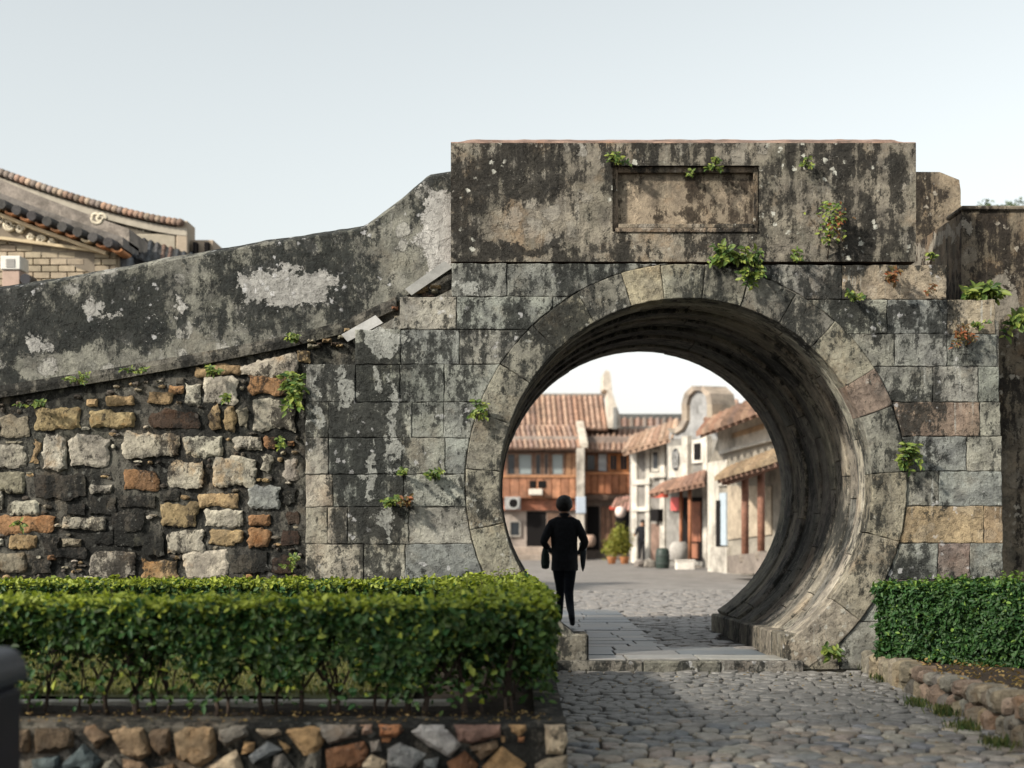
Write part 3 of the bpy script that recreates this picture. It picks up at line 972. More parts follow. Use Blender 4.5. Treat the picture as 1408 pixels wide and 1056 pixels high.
# small filler chips pinned into the mortar between the big stones
chips = 0
while chips < 120:
    px, py = random.uniform(-60, 412), random.uniform(500, 795)
    if py < led(px) + 14: continue
    if any(a-4 < px < c_+4 and b-3 < py < d_+3 for a, b, c_, d_, k in ST): continue
    x, z = WL(px, py); w_, h_ = random.uniform(.04, .10), random.uniform(.025, .055)
    q = [(x+w_*.5*math.cos(t)*random.uniform(.7, 1.1), z+h_*.5*math.sin(t)*random.uniform(.7, 1.1)) for t in [k_*math.pi/4 for k_ in range(8)]]
    rock(q, DL+.03, random.uniform(.010, .022), .06, .018, .4, chips+900).build('rubble_stone', M_rubble, lw, jit(random.choice([CW['g'], CW['w'], (.16,.14,.115), (.12,.105,.09), CW['t']]), .2))
    chips += 1

# sloping ledge under the ramp parapet
for (a, b), (c_, d_) in zip(LEDGE[:-2], LEDGE[1:-1]):
    m = MB()
    n = 8
    vs = []
    for i in range(n+1):
        px = a+(c_-a)*i/n; py = b+(d_-b)*i/n
        x, z = WL(px, py)
        e = .012*nz(x*4, z*4, 2)
        vs += [(x, DL-.012+e, z-.05+e*.5), (x, DL-.022+e, z+.015+e*.5), (x, DL-.005, z+.07), (x, DL+.3, z+.07), (x, DL+.3, z-.05)]
    fs = []
    for i in range(n):
        for k in range(5):
            k2 = (k+1) % 5
            fs.append((i*5+k, i*5+k2, (i+1)*5+k2, (i+1)*5+k))
    fs += [tuple(range(5)), tuple(n*5+k for k in range(5))]
    m.add(vs, fs).build('ledge', M_mortar, lw, (.20,.19,.165))
# ramp parapet
TOP = [(-260, 432), (0, 400), (120, 381), (250, 356), (380, 334), (500, 316), (545, 282), (588, 246), (621, 240)]
def topy(px):
    for (a, b), (c_, d_) in zip(TOP[:-1], TOP[1:]):
        if px <= c_: return b + (d_-b)*(px-a)/(c_-a)
    return TOP[-1][1]
rp = MB()
nx = 150
vs = []
prof_n = 26
for i in range(nx+1):
    px = -260 + 880*i/nx
    x, zt = WL(px, topy(px))
    zb = WL(px, led(px) - 2)[1]
    e = .010*nz(x*3, 0, 5) + .005*nz(x*11, 0, 8)
    for k in range(prof_n-4):
        z = zb + (zt-.0-zb)*k/(prof_n-5)
        vs.append((x, DL+.012 - .012*mnoise.fractal(Vector((x*2.5, 4, z*2.5)), 1, 2, 4), z))
    vs += [(x, DL+.028, zt+.018+e), (x, DL+.17, zt+.075+e), (x, DL+.55, zt+.075+e), (x, DL+.6, zb)]
fs = [(i*prof_n+k, i*prof_n+k+1, (i+1)*prof_n+k+1, (i+1)*prof_n+k) for i in range(nx) for k in range(prof_n-1)]
fs += [tuple(range(prof_n)), tuple(nx*prof_n+k for k in range(prof_n))]
rp.add(vs, fs).build('ramp_parapet', M_ramp, lw, (.25,.25,.22), fix=False)
# broken bricks and rubble where the courses step up beside the gate
for i in range(26):
    t = random.random()
    px = 425 + t*190; py = led(px) + random.uniform(4, 26)
    x, z = WL(px, py); w_, h_ = random.uniform(.05, .12), random.uniform(.025, .05)
    rock([(x-w_/2, z-h_/2), (x+w_/2, z-h_/2), (x+w_/2, z+h_/2), (x-w_/2, z+h_/2)], DL, .04, .08, .02, .4, i).build('rubble_stone', M_rubble, lw, jit(random.choice([CW['t'], CW['r'], CW['g'], (.26,.13,.08)]), .2))

# loose plaster strips that came off the ledge
def strip(p0, p1, wd, label, col):
    a = P3(*p0, DL-.075); b = P3(*p1, DL-.075)
    d = (b-a).normalized(); nrm = Vector((-d.z, 0, d.x))
    q = [a, b + d*.03, b+nrm*wd, a+nrm*wd*.9 - d*.02]
    o = MB().prism([(p.x, p.z) for p in q], a.y-.01, a.y+.028).build('plaster_strip', simple('plaster_strip_'+str(int(p0[0])), col, .8, .2, 9., .3, dirt=.25))
    tag(o, label, 'plaster strip')
strip((478, 470), (523, 446), .10, 'short pale strip of fallen plaster lying on the sloping ledge', (.40,.40,.385))
strip((566, 406), (619, 370), .095, 'grey strip of broken coping leaning beside the parapet corner', (.27,.27,.255))

# ================================================================== RIGHT WALLS
DRr = 14.35
rw = thing('plaster_wall', 'stained plastered wall in the shade right of the gate', 'wall', (5, DRr, 0))
def WR(px, py): return P(px, py, DRr)
m = MB()
x0, zt = WR(1322, 290); x1 = 9.0
nx, nzv = 90, 60
vs = []
for j in range(nzv+1):
    for i in range(nx+1):
        x = x0+(x1-x0)*(i/nx)**1.3; z = -.05+(zt+.05)*j/nzv
        vs.append((x, DRr-.02*mnoise.fractal(Vector((x*2.4, 9, z*2.4)), 1, 2, 4), z))
n = nx+1
m.add(vs, [(j*n+i, j*n+i+1, (j+1)*n+i+1, (j+1)*n+i) for j in range(nzv) for i in range(nx)])
m.build('wall_face', M_side, rw, (.22,.185,.14), fix=False)
MB().prism([(x0+.01, -.05), (x0+.01, zt-.01), (x0+.10, zt+.05), (x1, zt+.05), (x1, -.05)], DRr+.03, YB).build('wall_core', M_side, rw, (.20,.16,.12))
MB().bbox(x0-.01, x1, DRr-.03, DRr+.5, zt+.0, zt+.05, .015).build('coping', M_side, rw, (.22,.19,.15))
rear = MB()
DQ = 16.2
def WQ(px, py): return P(px, py, DQ)
poly = [WQ(1200, 430), WQ(1200, 236), WQ(1292, 236), WQ(1319, 247), WQ(1321, 262), WQ(1321, 282), WQ(1334, 292), WQ(1334, 430)]
rear.prism(poly, DQ, DQ+2.2)
rear.v = [(x_, y_, z_ + .01*nz(x_*6, z_*6, 1)) for x_, y_, z_ in rear.v]
ro = rear.build('rear_parapet', M_side, None, (.30,.25,.185))
tag(ro, 'pale stained rear parapet rising behind the right end of the gate parapet', 'parapet')
# ================================================================== LEFT PLANTER
PYF = 8.2
pw = thing('planter_wall', 'low field stone retaining wall of the left planter', 'planter', (-1.8, PYF, 0))
def WP(px, py): return P(px, py, PYF)
PT = .285
m = MB()
vs = []
nx, nzv = 140, 14
for j in range(nzv+1):
    for i in range(nx+1):
        x = -5.2 + 5.48*i/nx; z = -.06+(PT+.06)*j/nzv
        vs.append((x, PYF+.045-.022*mnoise.fractal(Vector((x*4, 2, z*4)), 1, 2, 4), z))
m.add(vs, [(j*(nx+1)+i, j*(nx+1)+i+1, (j+1)*(nx+1)+i+1, (j+1)*(nx+1)+i) for j in range(nzv) for i in range(nx)])
m.build('mortar_face', M_mortar, pw, (.22,.205,.18), smooth=True, fix=False)
m = MB()
vs = []
for i in range(nx+1):
    x = -5.2+5.48*i/nx
    e = .012*nz(x*5, 0, 3)
    vs += [(x, PYF+.02+e, PT-.02), (x, PYF+.05+e, PT+.004+e*.4), (x, PYF+.26, PT+.012+.6*e), (x, PYF+.30, PT-.06), (x, PYF+.09, -.05)]
m.add(vs, [(i*5+k, i*5+(k+1) % 5, (i+1)*5+(k+1) % 5, (i+1)*5+k) for i in range(nx) for k in range(5)])
m.build('rim', M_mortar, pw, (.17,.155,.13))
MB().prism([(.10, -.05), (.285, -.05), (.275, PT-.01), (.10, PT+.0)], PYF+.12, 12.9).build('side_wall', M_mortar, pw, (.22,.20,.17))
FC = {'k':(.10,.075,.05), 'n':(.17,.12,.08), 'm':(.26,.19,.12), 'g':(.20,.185,.16), 'e':(.40,.33,.24), 't':(.40,.26,.13), 's':(.16,.18,.19), 'q':(.08,.105,.11),
      'p':(.40,.31,.26), 'o':(.40,.19,.09), 'w':(.50,.47,.44), 'i':(.30,.19,.15), 'u':(.22,.11,.06), 'l':(.33,.34,.33)}
C3 = [('k',[(155,140),(325,140),(328,225),(250,255),(158,255)]),('n',[(365,140),(430,118),(495,180),(440,235)]),('m',[(500,155),(560,135),(655,140),(680,255),(640,285),(560,260)]),
 ('n',[(675,150),(780,140),(775,240),(730,265),(690,220)]),('m',[(800,170),(850,140),(980,140),(985,270),(920,318),(815,280)]),('g',[(1005,140),(1130,128),(1140,175),(1035,225),(1005,190)]),
 ('e',[(1155,140),(1295,140),(1290,170),(1220,190)]),('t',[(1305,145),(1408,135),(1480,140),(1490,200),(1450,265),(1400,265)]),('t',[(1120,205),(1170,210),(1165,250),(1110,262)]),
 ('s',[(1145,270),(1230,205),(1295,245),(1165,305)]),('t',[(1275,195),(1335,230),(1320,258)]),('e',[(945,325),(1080,245),(1115,330),(1000,365)]),('g',[(1250,345),(1260,270),(1300,262),(1350,330)]),
 ('q',[(270,320),(380,215),(455,290),(420,345)]),('g',[(455,345),(480,300),(515,290),(545,345)]),('q',[(140,290),(260,270),(265,340),(150,350)]),('n',[(560,290),(650,300),(690,350),(570,365)]),
 ('k',[(700,330),(790,310),(830,360),(700,372)]),('n',[(0,150),(130,145),(125,250),(10,260)]),('k',[(-180,150),(-30,140),(-20,240),(-170,250)]),('g',[(-420,150),(-220,140),(-200,260),(-400,255)]),
 ('m',[(-560,140),(-450,145),(-440,250),(-570,250)]),('n',[(-300,285),(-60,280),(-50,360),(-290,360)])]
C4 = [('g',[(115,160),(140,118),(295,120),(300,180),(175,215)]),('p',[(315,125),(370,122),(375,165),(325,172)]),('o',[(405,125),(500,112),(522,150),(480,182),(410,178)]),
 ('w',[(555,160),(600,115),(700,112),(780,215),(725,272),(640,225)]),('i',[(755,118),(960,110),(960,180),(830,213),(775,200)]),('t',[(1005,112),(1080,112),(1085,150),(1050,180),(1015,160)]),
 ('e',[(1170,120),(1262,105),(1275,200),(1252,258),(1180,258),(1175,190)]),('n',[(825,227),(945,197),(955,230),(880,290)]),('t',[(885,322),(970,232),(1080,312),(1060,355),(890,355)]),
 ('u',[(160,240),(330,207),(352,250),(320,322),(170,335)]),('g',[(362,207),(405,197),(412,245),(370,255)]),('l',[(445,240),(500,212),(615,262),(560,332),(450,328)]),
 ('e',[(325,302),(370,267),(436,297),(430,340),(330,340)]),('l',[(612,292),(680,277),(670,340),(610,340)]),('u',[(722,302),(800,252),(858,312),(840,352),(730,352)]),
 ('e',[(1130,312),(1180,282),(1270,272),(1272,352),(1130,352)]),('g',[(65,302),(85,237),(135,242),(130,335),(60,335)]),('o',[(415,188),(460,188),(450,206),(420,206)]),
 ('o',[(1045,185),(1075,185),(1070,208),(1048,208)]),('t',[(968,180),(987,180),(985,205),(970,205)])]
i = 0
for off, lst in ((0, C3), (400, C4)):
    for k, poly in lst:
        q = [WP(off + a/3.352, 960 + b/3.352) for a, b in poly]
        qx, qz = sum(a for a, _ in q)/len(q), sum(b for _, b in q)/len(q)
        q = [(qx+(x-qx)*1.06, min(qz+(z-qz)*1.06, PT-.004)) for x, z in q]
        q = [(x + .006*nz(x*18, z*18, i), z + .006*nz(x*18, z*18, i+9)) for x, z in resample(q, .03)]
        rock(q, PYF+.03, random.uniform(.032, .05), .08, .026, .40, i+100, edge=.03).build('field_stone', M_field, pw, jit(FC[k], .1))
        i += 1

soil = MB()
nx, ny = 60, 30
vs = []
for j in range(ny+1):
    for i in range(nx+1):
        x = -6+6.20*i/nx; y = PYF+.27+(13.92-PYF-.27)*j/ny
        vs.append((x, y, PT-.03 + .03*nz(x*3, y*3, 0) + .012*nz(x*11, y*11, 2) - (.02 if y > 9.3 else 0)))
soil.add(vs, [(j*(nx+1)+i, j*(nx+1)+i+1, (j+1)*(nx+1)+i+1, (j+1)*(nx+1)+i) for j in range(ny) for i in range(nx)])
struct(soil.build('soil', M_soil, fix=False))
lawn = MB()
vs = []
for j in range(ny+1):
    for i in range(nx+1):
        x = -6+5.3*i/nx; y = 9.45+(12.2-9.45)*j/ny
        vs.append((x, y, PT + .02*nz(x*2, y*2, 7)))
lawn.add(vs, [(j*(nx+1)+i, j*(nx+1)+i+1, (j+1)*(nx+1)+i+1, (j+1)*(nx+1)+i) for j in range(ny) for i in range(nx)])
struct(lawn.build('lawn', M_lawn, fix=False))
o = MB().bbox(-6, -.45, 9.36, 9.44, .15, PT-.012, .01).build('lawn_edging', simple('pale_edging', (.40,.38,.33), .85, .2, 12., .3, dirt=.3))
tag(o, 'pale concrete edging strip seen between the hedge stems', 'edging')

# grass blades
rng = np.random.default_rng(5)
M_grass = leafmat('grass_blade', (.075,.095,.03), (.14,.16,.05), (.26,.23,.10))
def blades(name, x, y, z, h, mat, w_=.006):
    N = len(x)
    Pp = np.stack([x, y, z], 1)
    T = np.stack([rng.normal(0, .35, N), rng.normal(0, .35, N), np.ones(N)], 1)
    Nn = np.stack([rng.normal(0, 1, N), rng.normal(0, 1, N)-.6, np.zeros(N)], 1)
    return leaf_mesh(name, Pp, Nn, T, h*rng.uniform(.5, 1.3, N), np.full(N, w_), rng.uniform(0, 1, N)**2, mat)
N = 26000
o = blades('lawn_grass', rng.uniform(-5, -.75, N), rng.uniform(9.5, 12.1, N), np.full(N, PT), .035, M_grass)
tag(o, 'short dry green lawn grass behind the hedge stems', 'grass', kind='stuff')

# ================================================================== HEDGES
M_leafL = leafmat('hedge_leaf', (.007,.030,.011), (.027,.090,.026), (.34,.39,.055))
M_leafR = leafmat('hedge_leaf_right', (.009,.034,.012), (.031,.090,.026), (.17,.27,.05))
M_wood = simple('stem_bark', (.055,.04,.03), .9, .35, 30., .6, .006)

def hedge_leaves(paths, dens, size, young_top, seed, ragged=.05, inner=.35, gap_low=0.0, skip=None):
    """paths: list of (A, B, width, zb0, zb1, zt0, zt1): boxes swept from A to B"""
    rg = np.random.default_rng(seed)
    PP, NN, TT, YY = [], [], [], []
    for (A, B, wd, zb0, zb1, zt0, zt1) in paths:
        A = np.array(A, float); B = np.array(B, float)
        d = B-A; L = np.linalg.norm(d); d /= L
        nrm = np.array([d[1], -d[0]])
        hgt = (zt0-zb0+zt1-zb1)/2
        faces = [('s', L*hgt), ('r', L*hgt*.6), ('t', L*wd), ('a', wd*hgt), ('b', wd*hgt), ('i', L*hgt*wd*2.2*inner)]
        for f, area in faces:
            n = int(area*dens)
            u = rg.uniform(0, 1, n); v = rg.uniform(0, 1, n); dep = np.minimum(rg.exponential(.045, n), .16)
            zb = zb0+(zb1-zb0)*u; zt = zt0+(zt1-zt0)*u
            off = rg.uniform(-.5, .5, n)*wd
            out = np.zeros((n, 3))
            if f in 'sr':
                s_ = 1 if f == 's' else -1
                off = np.full(n, s_*wd*.5) - s_*dep
                zz = zb+(zt-zb)*v**.9
                out[:, :2] = nrm*s_; out[:, 2] = .35
            elif f == 't':
                zz = zt-dep; out[:, 2] = 1
            elif f in 'ab':
                u = dep/L if f == 'a' else 1-dep/L
                zb = zb0+(zb1-zb0)*u; zt = zt0+(zt1-zt0)*u
                zz = zb+(zt-zb)*v
                out[:, :2] = d*(-1 if f == 'a' else 1); out[:, 2] = .35
            else:
                zz = zb+(zt-zb)*v; out[:] = rg.normal(0, 1, (n, 3))
            xy = A + np.outer(u*L, d) + np.outer(off, nrm)
            p = np.concatenate([xy, zz[:, None]], 1)
            # uneven clipped outline
            k = np.array([mnoise.noise(Vector((a*4.2, b*4.2, c*4.2)))*.6 + mnoise.noise(Vector((a*13, b*13, c*13)))*.4 for a, b, c in p])
            p += out/np.maximum(np.linalg.norm(out, axis=1, keepdims=True), .01)*(k*ragged*2)[:, None]
            keep = np.ones(n, bool)
            # open, leggy underside
            if gap_low > 0:
                hrel = (zz-zb)/(zt-zb)
                kk = np.array([mnoise.noise(Vector((a*3.1, b*3.1, c*2.0+5))) for a, b, c in p])
                keep &= ~((hrel < gap_low*(1+1.6*kk)) & (rg.uniform(0, 1, n) < .93))
            # holes
            k3 = np.array([mnoise.noise(Vector((a*6.5+9, b*6.5, c*6.5))) for a, b, c in p])
            keep &= ~((k3 < -.32) & (rg.uniform(0, 1, n) < .7) & (f != 't'))
            rel = np.clip((p[:, 2]-(zt-.07))/.07, 0, 1)
            pr = young_top*rel**1.5 + .05
            yg = np.where(rg.uniform(0, 1, n) < pr, rg.uniform(.45, 1, n), rg.uniform(0, .15, n))
            # odd bright leaves on the faces
            PP.append(p[keep]); YY.append(yg[keep])
            nn_ = out/np.maximum(np.linalg.norm(out, axis=1, keepdims=True), .01) + rg.normal(0, .55, (n, 3)) + np.array([0, 0, .35])
            NN.append(nn_[keep])
            tt = rg.normal(0, 1, (n, 3)) + out*.4
            TT.append(tt[keep])
    Pn = np.concatenate(PP); N_ = len(Pn)
    Ls = size*rg.uniform(.5, 1.35, N_)
    return Pn, np.concatenate(NN), np.concatenate(TT), Ls, Ls*rg.uniform(.45, .62, N_), np.concatenate(YY)

def stem_at(parent, x, y, z0, h, r, seed, lean=.1):
    rd = random.Random(seed)
    m = MB()
    k = rd.randint(2, 4)
    fork = z0 + h*rd.uniform(.15, .4)
    base = Vector((x, y, z0-.04))
    f = Vector((x+rd.uniform(-.03, .03), y+rd.uniform(-.03, .03), fork))
    m.tube([base, (base+f)/2 + Vector((rd.uniform(-.01, .01), 0, 0)), f], [r*1.15, r, r*.9], 6)
    for q in range(k):
        a = rd.uniform(-1, 1)
        tip = Vector((x + a*h*.55 + rd.uniform(-lean, lean), y + rd.uniform(-.18, .18), z0+h*rd.uniform(.85, 1.15)))
        mid = f.lerp(tip, .5) + Vector((rd.uniform(-.03, .03), rd.uniform(-.03, .03), rd.uniform(0, .03)))
        m.tube([f - Vector((0, 0, .01)), mid, tip], [r*.62, r*.45, r*.22], 5)
        for _ in range(2):
            s0 = f.lerp(mid, rd.uniform(.4, .9)); e = s0 + Vector((rd.uniform(-.13, .13), rd.uniform(-.1, .1), rd.uniform(.06, .16)))
            m.tube([s0, e], [r*.28, r*.12], 4)
    return m.build('stem', M_wood, parent, smooth=True)

hL = thing('clipped_hedge', 'leggy clipped hedge in the left planter turning the corner towards the gate', 'hedge', (-1.7, 9.0, PT))
a_ = hedge_leaves([((-5.0, 8.84), (.20, 8.84), .62, .34, .34, .965, .955), ((-.12, 9.2), (-.27, 12.75), .70, .36, .36, .965, .925)], 6400, .05, .75, 3, .045, .8, .46)
leaf_mesh('foliage', *a_, M_leafL, hL)
xs_ = [-4.7 + .135*i + random.uniform(-.06, .06) for i in range(36)]
for i, x in enumerate(xs_):
    stem_at(hL, x, random.uniform(8.72, 8.98), PT-.02, .44, random.choice([.009, .012, .016, .022]), i)
for i in range(9):
    stem_at(hL, random.uniform(-.35, .1), 9.3+i*.38, PT-.02, .36, .012, 70+i)

def shoots(parent, boxes, n, mat, seed):
    rd = random.Random(seed); P_, N_, T_, Y_ = [], [], [], []; st = MB()
    for _ in range(n):
        x0, x1, y0, y1, z = rd.choice(boxes)
        b = Vector((rd.uniform(x0, x1), rd.uniform(y0, y1), z-.05)); h = rd.uniform(.06, .15)
        tip = b + Vector((rd.gauss(0, .03), rd.gauss(0, .03), h))
        st.tube([b, tip], [.0025, .0012], 4)
        for k in range(rd.randint(4, 8)):
            p = b.lerp(tip, rd.uniform(.3, 1)); P_.append(tuple(p)); T_.append((rd.gauss(0, 1), rd.gauss(0, 1), .7)); N_.append((rd.gauss(0, .5), rd.gauss(0, .5), 1)); Y_.append(rd.uniform(.3, 1))
    k = len(P_)
    st.build('shoot_stalks', M_wood, parent)['kind'] = 'stuff'
    leaf_mesh('shoots', np.array(P_), np.array(N_), np.array(T_), rng.uniform(.025, .05, k), rng.uniform(.012, .024, k), np.array(Y_), mat, parent)['kind'] = 'stuff'
shoots(hL, [(-4, .15, 8.6, 9.2, .97), (-.45, .05, 9.2, 12.6, .95)], 150, M_leafL, 1)

hB = thing('clipped_hedge', 'low sunlit strip of clipped hedge along the foot of the rubble wall', 'hedge', (-2.5, 12.55, PT))
a_ = hedge_leaves([((-5.4, 12.6), (-.55, 12.6), .62, .30, .30, .91, .90)], 5000, .046, .85, 4, .04, .5)
leaf_mesh('foliage', *a_, M_leafL, hB)
for i in range(14): stem_at(hB, -5.1+i*.34, 12.6, PT-.02, .36, .012, 200+i)

hR = thing('clipped_hedge', 'dense clipped hedge to the right of the round opening', 'hedge', (4.2, 12.3, .2))
nrm_ = .42
a_ = hedge_leaves([((3.56, 13.36), (5.9, 11.02), .80, .20, .12, .835, 1.02)], 7000, .044, .25, 5, .06, .7)
leaf_mesh('foliage', *a_, M_leafR, hR)
for i in range(10):
    t = i/9
    stem_at(hR, 3.7+2.1*t, 13.3-2.1*t, .12, .3, .012, 300+i)

shoots(hR, [(3.6, 4.2, 12.9, 13.1, .87), (4.2, 4.8, 12.1, 12.6, .93)], 50, M_leafR, 2)

# ================================================================== RIGHT PLANTER KERB
XK = 3.32
def ktop(y): return .185 + (13.45-y)*.027
kw = thing('stone_kerb', 'ragged kerb of tan field stones edging the right hedge bed', 'kerb', (XK, 11, 0))
def toK(s_, d_, z_): return (XK + d_, s_, z_)     # outline runs along y, faces -x
i = 0
KC = [(.22,.19,.145), (.25,.215,.165), (.215,.165,.13), (.20,.185,.155), (.26,.22,.155), (.215,.205,.18), (.235,.18,.14)]
pts = []
yy = 13.6
while yy > 7.9:
    H = ktop(yy)
    if yy < 12.2: pts += [(yy + random.uniform(-.05, .05), H*random.uniform(.66, .82)), (yy - .09 + random.uniform(-.05, .05), H*random.uniform(.12, .30))]
    else: pts.append((yy, H*.45))
    yy -= random.uniform(.10, .20)
for p, cell in zip(pts, voronoi(pts, 7.8, 13.7, -.06, .6)):
    H = ktop(p[0]) + random.uniform(-.035, .03)
    cell = clip_half(cell, 0, -1, -H)
    if len(cell) < 3: continue
    cell = inset(resample(cell, .05), .007)
    cell = smooth_poly(cell, 1)
    cell = [(a + .014*nz(a*11, b*11, i), b + .012*nz(a*11, b*11, i+40)) for a, b in cell]
    rock(cell, random.uniform(-.03, .02), random.uniform(.035, .06), .15, .03, .6, i+400, to3=lambda a, d_, b: (XK+d_, a, b), edge=.022).build('kerb_stone', M_field, kw, jit(random.choice(KC), .16))
    i += 1
bed = MB()
vs = []
nx, ny = 26, 40
for j in range(ny+1):
    for i in range(nx+1):
        y = 8.0+5.7*j/ny; x = XK+.10+4*i/nx
        vs.append((x, y, ktop(y)-.035+.02*nz(x*5, y*5, 3)+.01*nz(x*17, y*17, 3)))
bed.add(vs, [(j*(nx+1)+i, j*(nx+1)+i+1, (j+1)*(nx+1)+i+1, (j+1)*(nx+1)+i) for j in range(ny) for i in range(nx)])
struct(bed.build('soil', simple('bed_soil', (.065,.048,.034), .95, .45, 14., 1.0, .03), fix=False))
# fallen leaves in bed and on rim
M_litter = leafmat('dry_leaf', (.13,.07,.03), (.28,.17,.08), (.38,.27,.10))
N = 420
y = rng.uniform(8.6, 13.4, N); x = XK + rng.uniform(.02, .8, N)
Pp = np.stack([x, y, np.array([ktop(v) for v in y])-.008], 1)
o = leaf_mesh('leaf_litter', Pp, np.stack([rng.normal(0, .4, N), rng.normal(0, .4, N), np.ones(N)], 1), rng.normal(0, 1, (N, 3)), rng.uniform(.03, .06, N), rng.uniform(.014, .028, N), rng.uniform(0, 1, N), M_litter)
tag(o, 'brown fallen leaves on the bed under the right hedge', 'leaves', kind='stuff')
N = 260
x = rng.uniform(-3.2, .2, N); y = PYF+rng.uniform(.06, .5, N)
Pp = np.stack([x, y, np.full(N, PT+.012)], 1)
o = leaf_mesh('leaf_litter', Pp, np.stack([rng.normal(0, .4, N), rng.normal(0, .4, N), np.ones(N)], 1), rng.normal(0, 1, (N, 3)), rng.uniform(.015, .035, N), rng.uniform(.008, .016, N), rng.uniform(0, 1, N), M_litter)
tag(o, 'tiny dry leaves scattered on the rim of the left planter', 'leaves', kind='stuff')

# grass tufts at the foot of the kerb and in the joints
M_tuft = leafmat('tuft_blade', (.03,.06,.015), (.06,.11,.03), (.20,.19,.07))
for (px, py, lab, n_) in ((1195, 922, 'small grass tuft at the far end of the right kerb', 60), (1215, 935, 'grass tuft below the second kerb stone', 90), (1262, 968, 'flat grass tuft at the middle of the right kerb', 140),
                          (1299, 980, 'tall dark grass tuft between two kerb stones', 220), (1328, 1002, 'spreading grass tuft beside the nearer kerb stones', 160), (1372, 1024, 'grass tuft lowest of those along the right kerb', 160)):
    D = EYE*F/(py-VY)
    c = P3(px, py, D)
    t = thing('grass_tuft', lab, 'grass', (c.x, c.y, 0), 'grass tufts along the right kerb')
    N = n_
    o = blades('blades', c.x+rng.normal(0, .05, N), c.y+rng.normal(0, .09, N), np.full(N, -.02), .075, M_tuft, .007)
    o.parent = t; o.matrix_parent_inverse = parent_inv(t); o['kind'] = 'stuff'

# bits of straw and dead leaf on the cobbles
N = 240
x = rng.uniform(.35, 3.25, N); y = 8.3 + 5.3*rng.uniform(0, 1, N)
Pp = np.stack([x, y, np.full(N, .004)], 1)
o = leaf_mesh('leaf_litter', Pp, np.stack([rng.normal(0, .25, N), rng.normal(0, .25, N), np.ones(N)], 1), rng.normal(0, 1, (N, 3)), rng.uniform(.015, .05, N), rng.uniform(.004, .016, N), rng.uniform(0, 1, N), M_litter)
tag(o, 'bits of straw and dead leaf lying on the cobbles', 'leaves', kind='stuff')

# weeds in the cobble joints
N = 900
x = rng.uniform(.3, 3.3, N); y = rng.uniform(8.2, 13.6, N)
keep = np.array([mnoise.noise(Vector((a*1.5, b*1.5, 0))) > .12 or a > 3.0 for a, b in zip(x, y)])
x, y = x[keep], y[keep]
o = blades('joint_grass', x, y, np.full(len(x), -.03), .028, M_tuft, .005)
tag(o, 'sparse grass growing in the joints of the cobbles', 'grass', kind='stuff')
# ================================================================== VILLAGE BEYOND THE GATE
M_tile = simple('roof_tile', None, .85, .42, 4., .5, .02, dirt=.5)
M_wall = simple('house_wall', None, .88, .34, 2.0, .6, .02, dirt=.62)
M_timber = simple('old_timber', None, .7, .45, 3., .5, .015, dirt=.4)
M_glass = NT('window_glass', .15, .5).color((.03,.035,.04)).m
M_black = NT('dark_room', .9, .1).color((.012,.011,.011)).m
M_metal = simple('painted_metal', None, .5, .12, 6., .2, .005)
TC = [(.30,.185,.13), (.33,.215,.155), (.27,.175,.13), (.36,.245,.18), (.245,.17,.135)]

def tiled_roof(parent, e0, e1, r0, r1, rows, cols=TC, r=None, thick=.10, name='roof', sag=0.0, base=(.20,.12,.085)):
    """roof plane from eave e0-e1 to ridge r0-r1, every roll of tiles a piece of its own"""
    e0, e1, r0, r1 = map(Vector, (e0, e1, r0, r1))
    up = ((r0-e0).cross(e1-e0)).normalized()
    if up.z < 0: up = -up
    m = MB()
    vs = [e0, e1, r1, r0, e0-up*thick, e1-up*thick, r1-up*thick, r0-up*thick]
    m.add(vs, [(0,1,2,3), (7,6,5,4), (0,4,5,1), (1,5,6,2), (2,6,7,3), (3,7,4,0)])
    rf = m.build(name, M_tile, parent, base)
    pitch = (e1-e0).length/rows
    rr = r or pitch*.34
    for k in range(rows):
        t = (k+.5)/rows
        a = e0.lerp(e1, t); b = r0.lerp(r1, t)
        d = (b-a).normalized(); side = d.cross(up).normalized()
        seg = max(3, int((b-a).length/.55))
        vs = []; fs = []
        a = a - d*.06
        for q in range(seg):
            # each tile overlaps the one below it: a small step at every joint
            for w_, s_ in ((0.0, 1.10), (1.0, .92)):
                c = a.lerp(b, (q+w_)/seg)
                for j in range(5):
                    th = math.pi*j/4
                    vs.append(c + side*math.cos(th)*rr*s_ + up*(math.sin(th)*rr*s_ + .004))
        for q in range(2*seg-1):
            for j in range(4):
                fs.append((q*5+j, q*5+j+1, (q+1)*5+j+1, (q+1)*5+j))
        fs.append((0,1,2,3,4)); L = (2*seg-1)*5; fs.append((L,L+1,L+2,L+3,L+4))
        MB().add(vs, fs).build('tile_row', M_tile, rf, jit(random.choice(cols), .15))
    return rf

def rect(name, px0, py0, px1, py1, D, dep, mat, parent, col, proud=0.0):
    x0, z1 = P(px0, py0, D); x1, z0 = P(px1, py1, D)
    return MB().bbox(x0, x1, D-proud, D+dep, z0, z1, min(.02, (x1-x0)*.1, (z1-z0)*.1)).build(name, mat, parent, col)

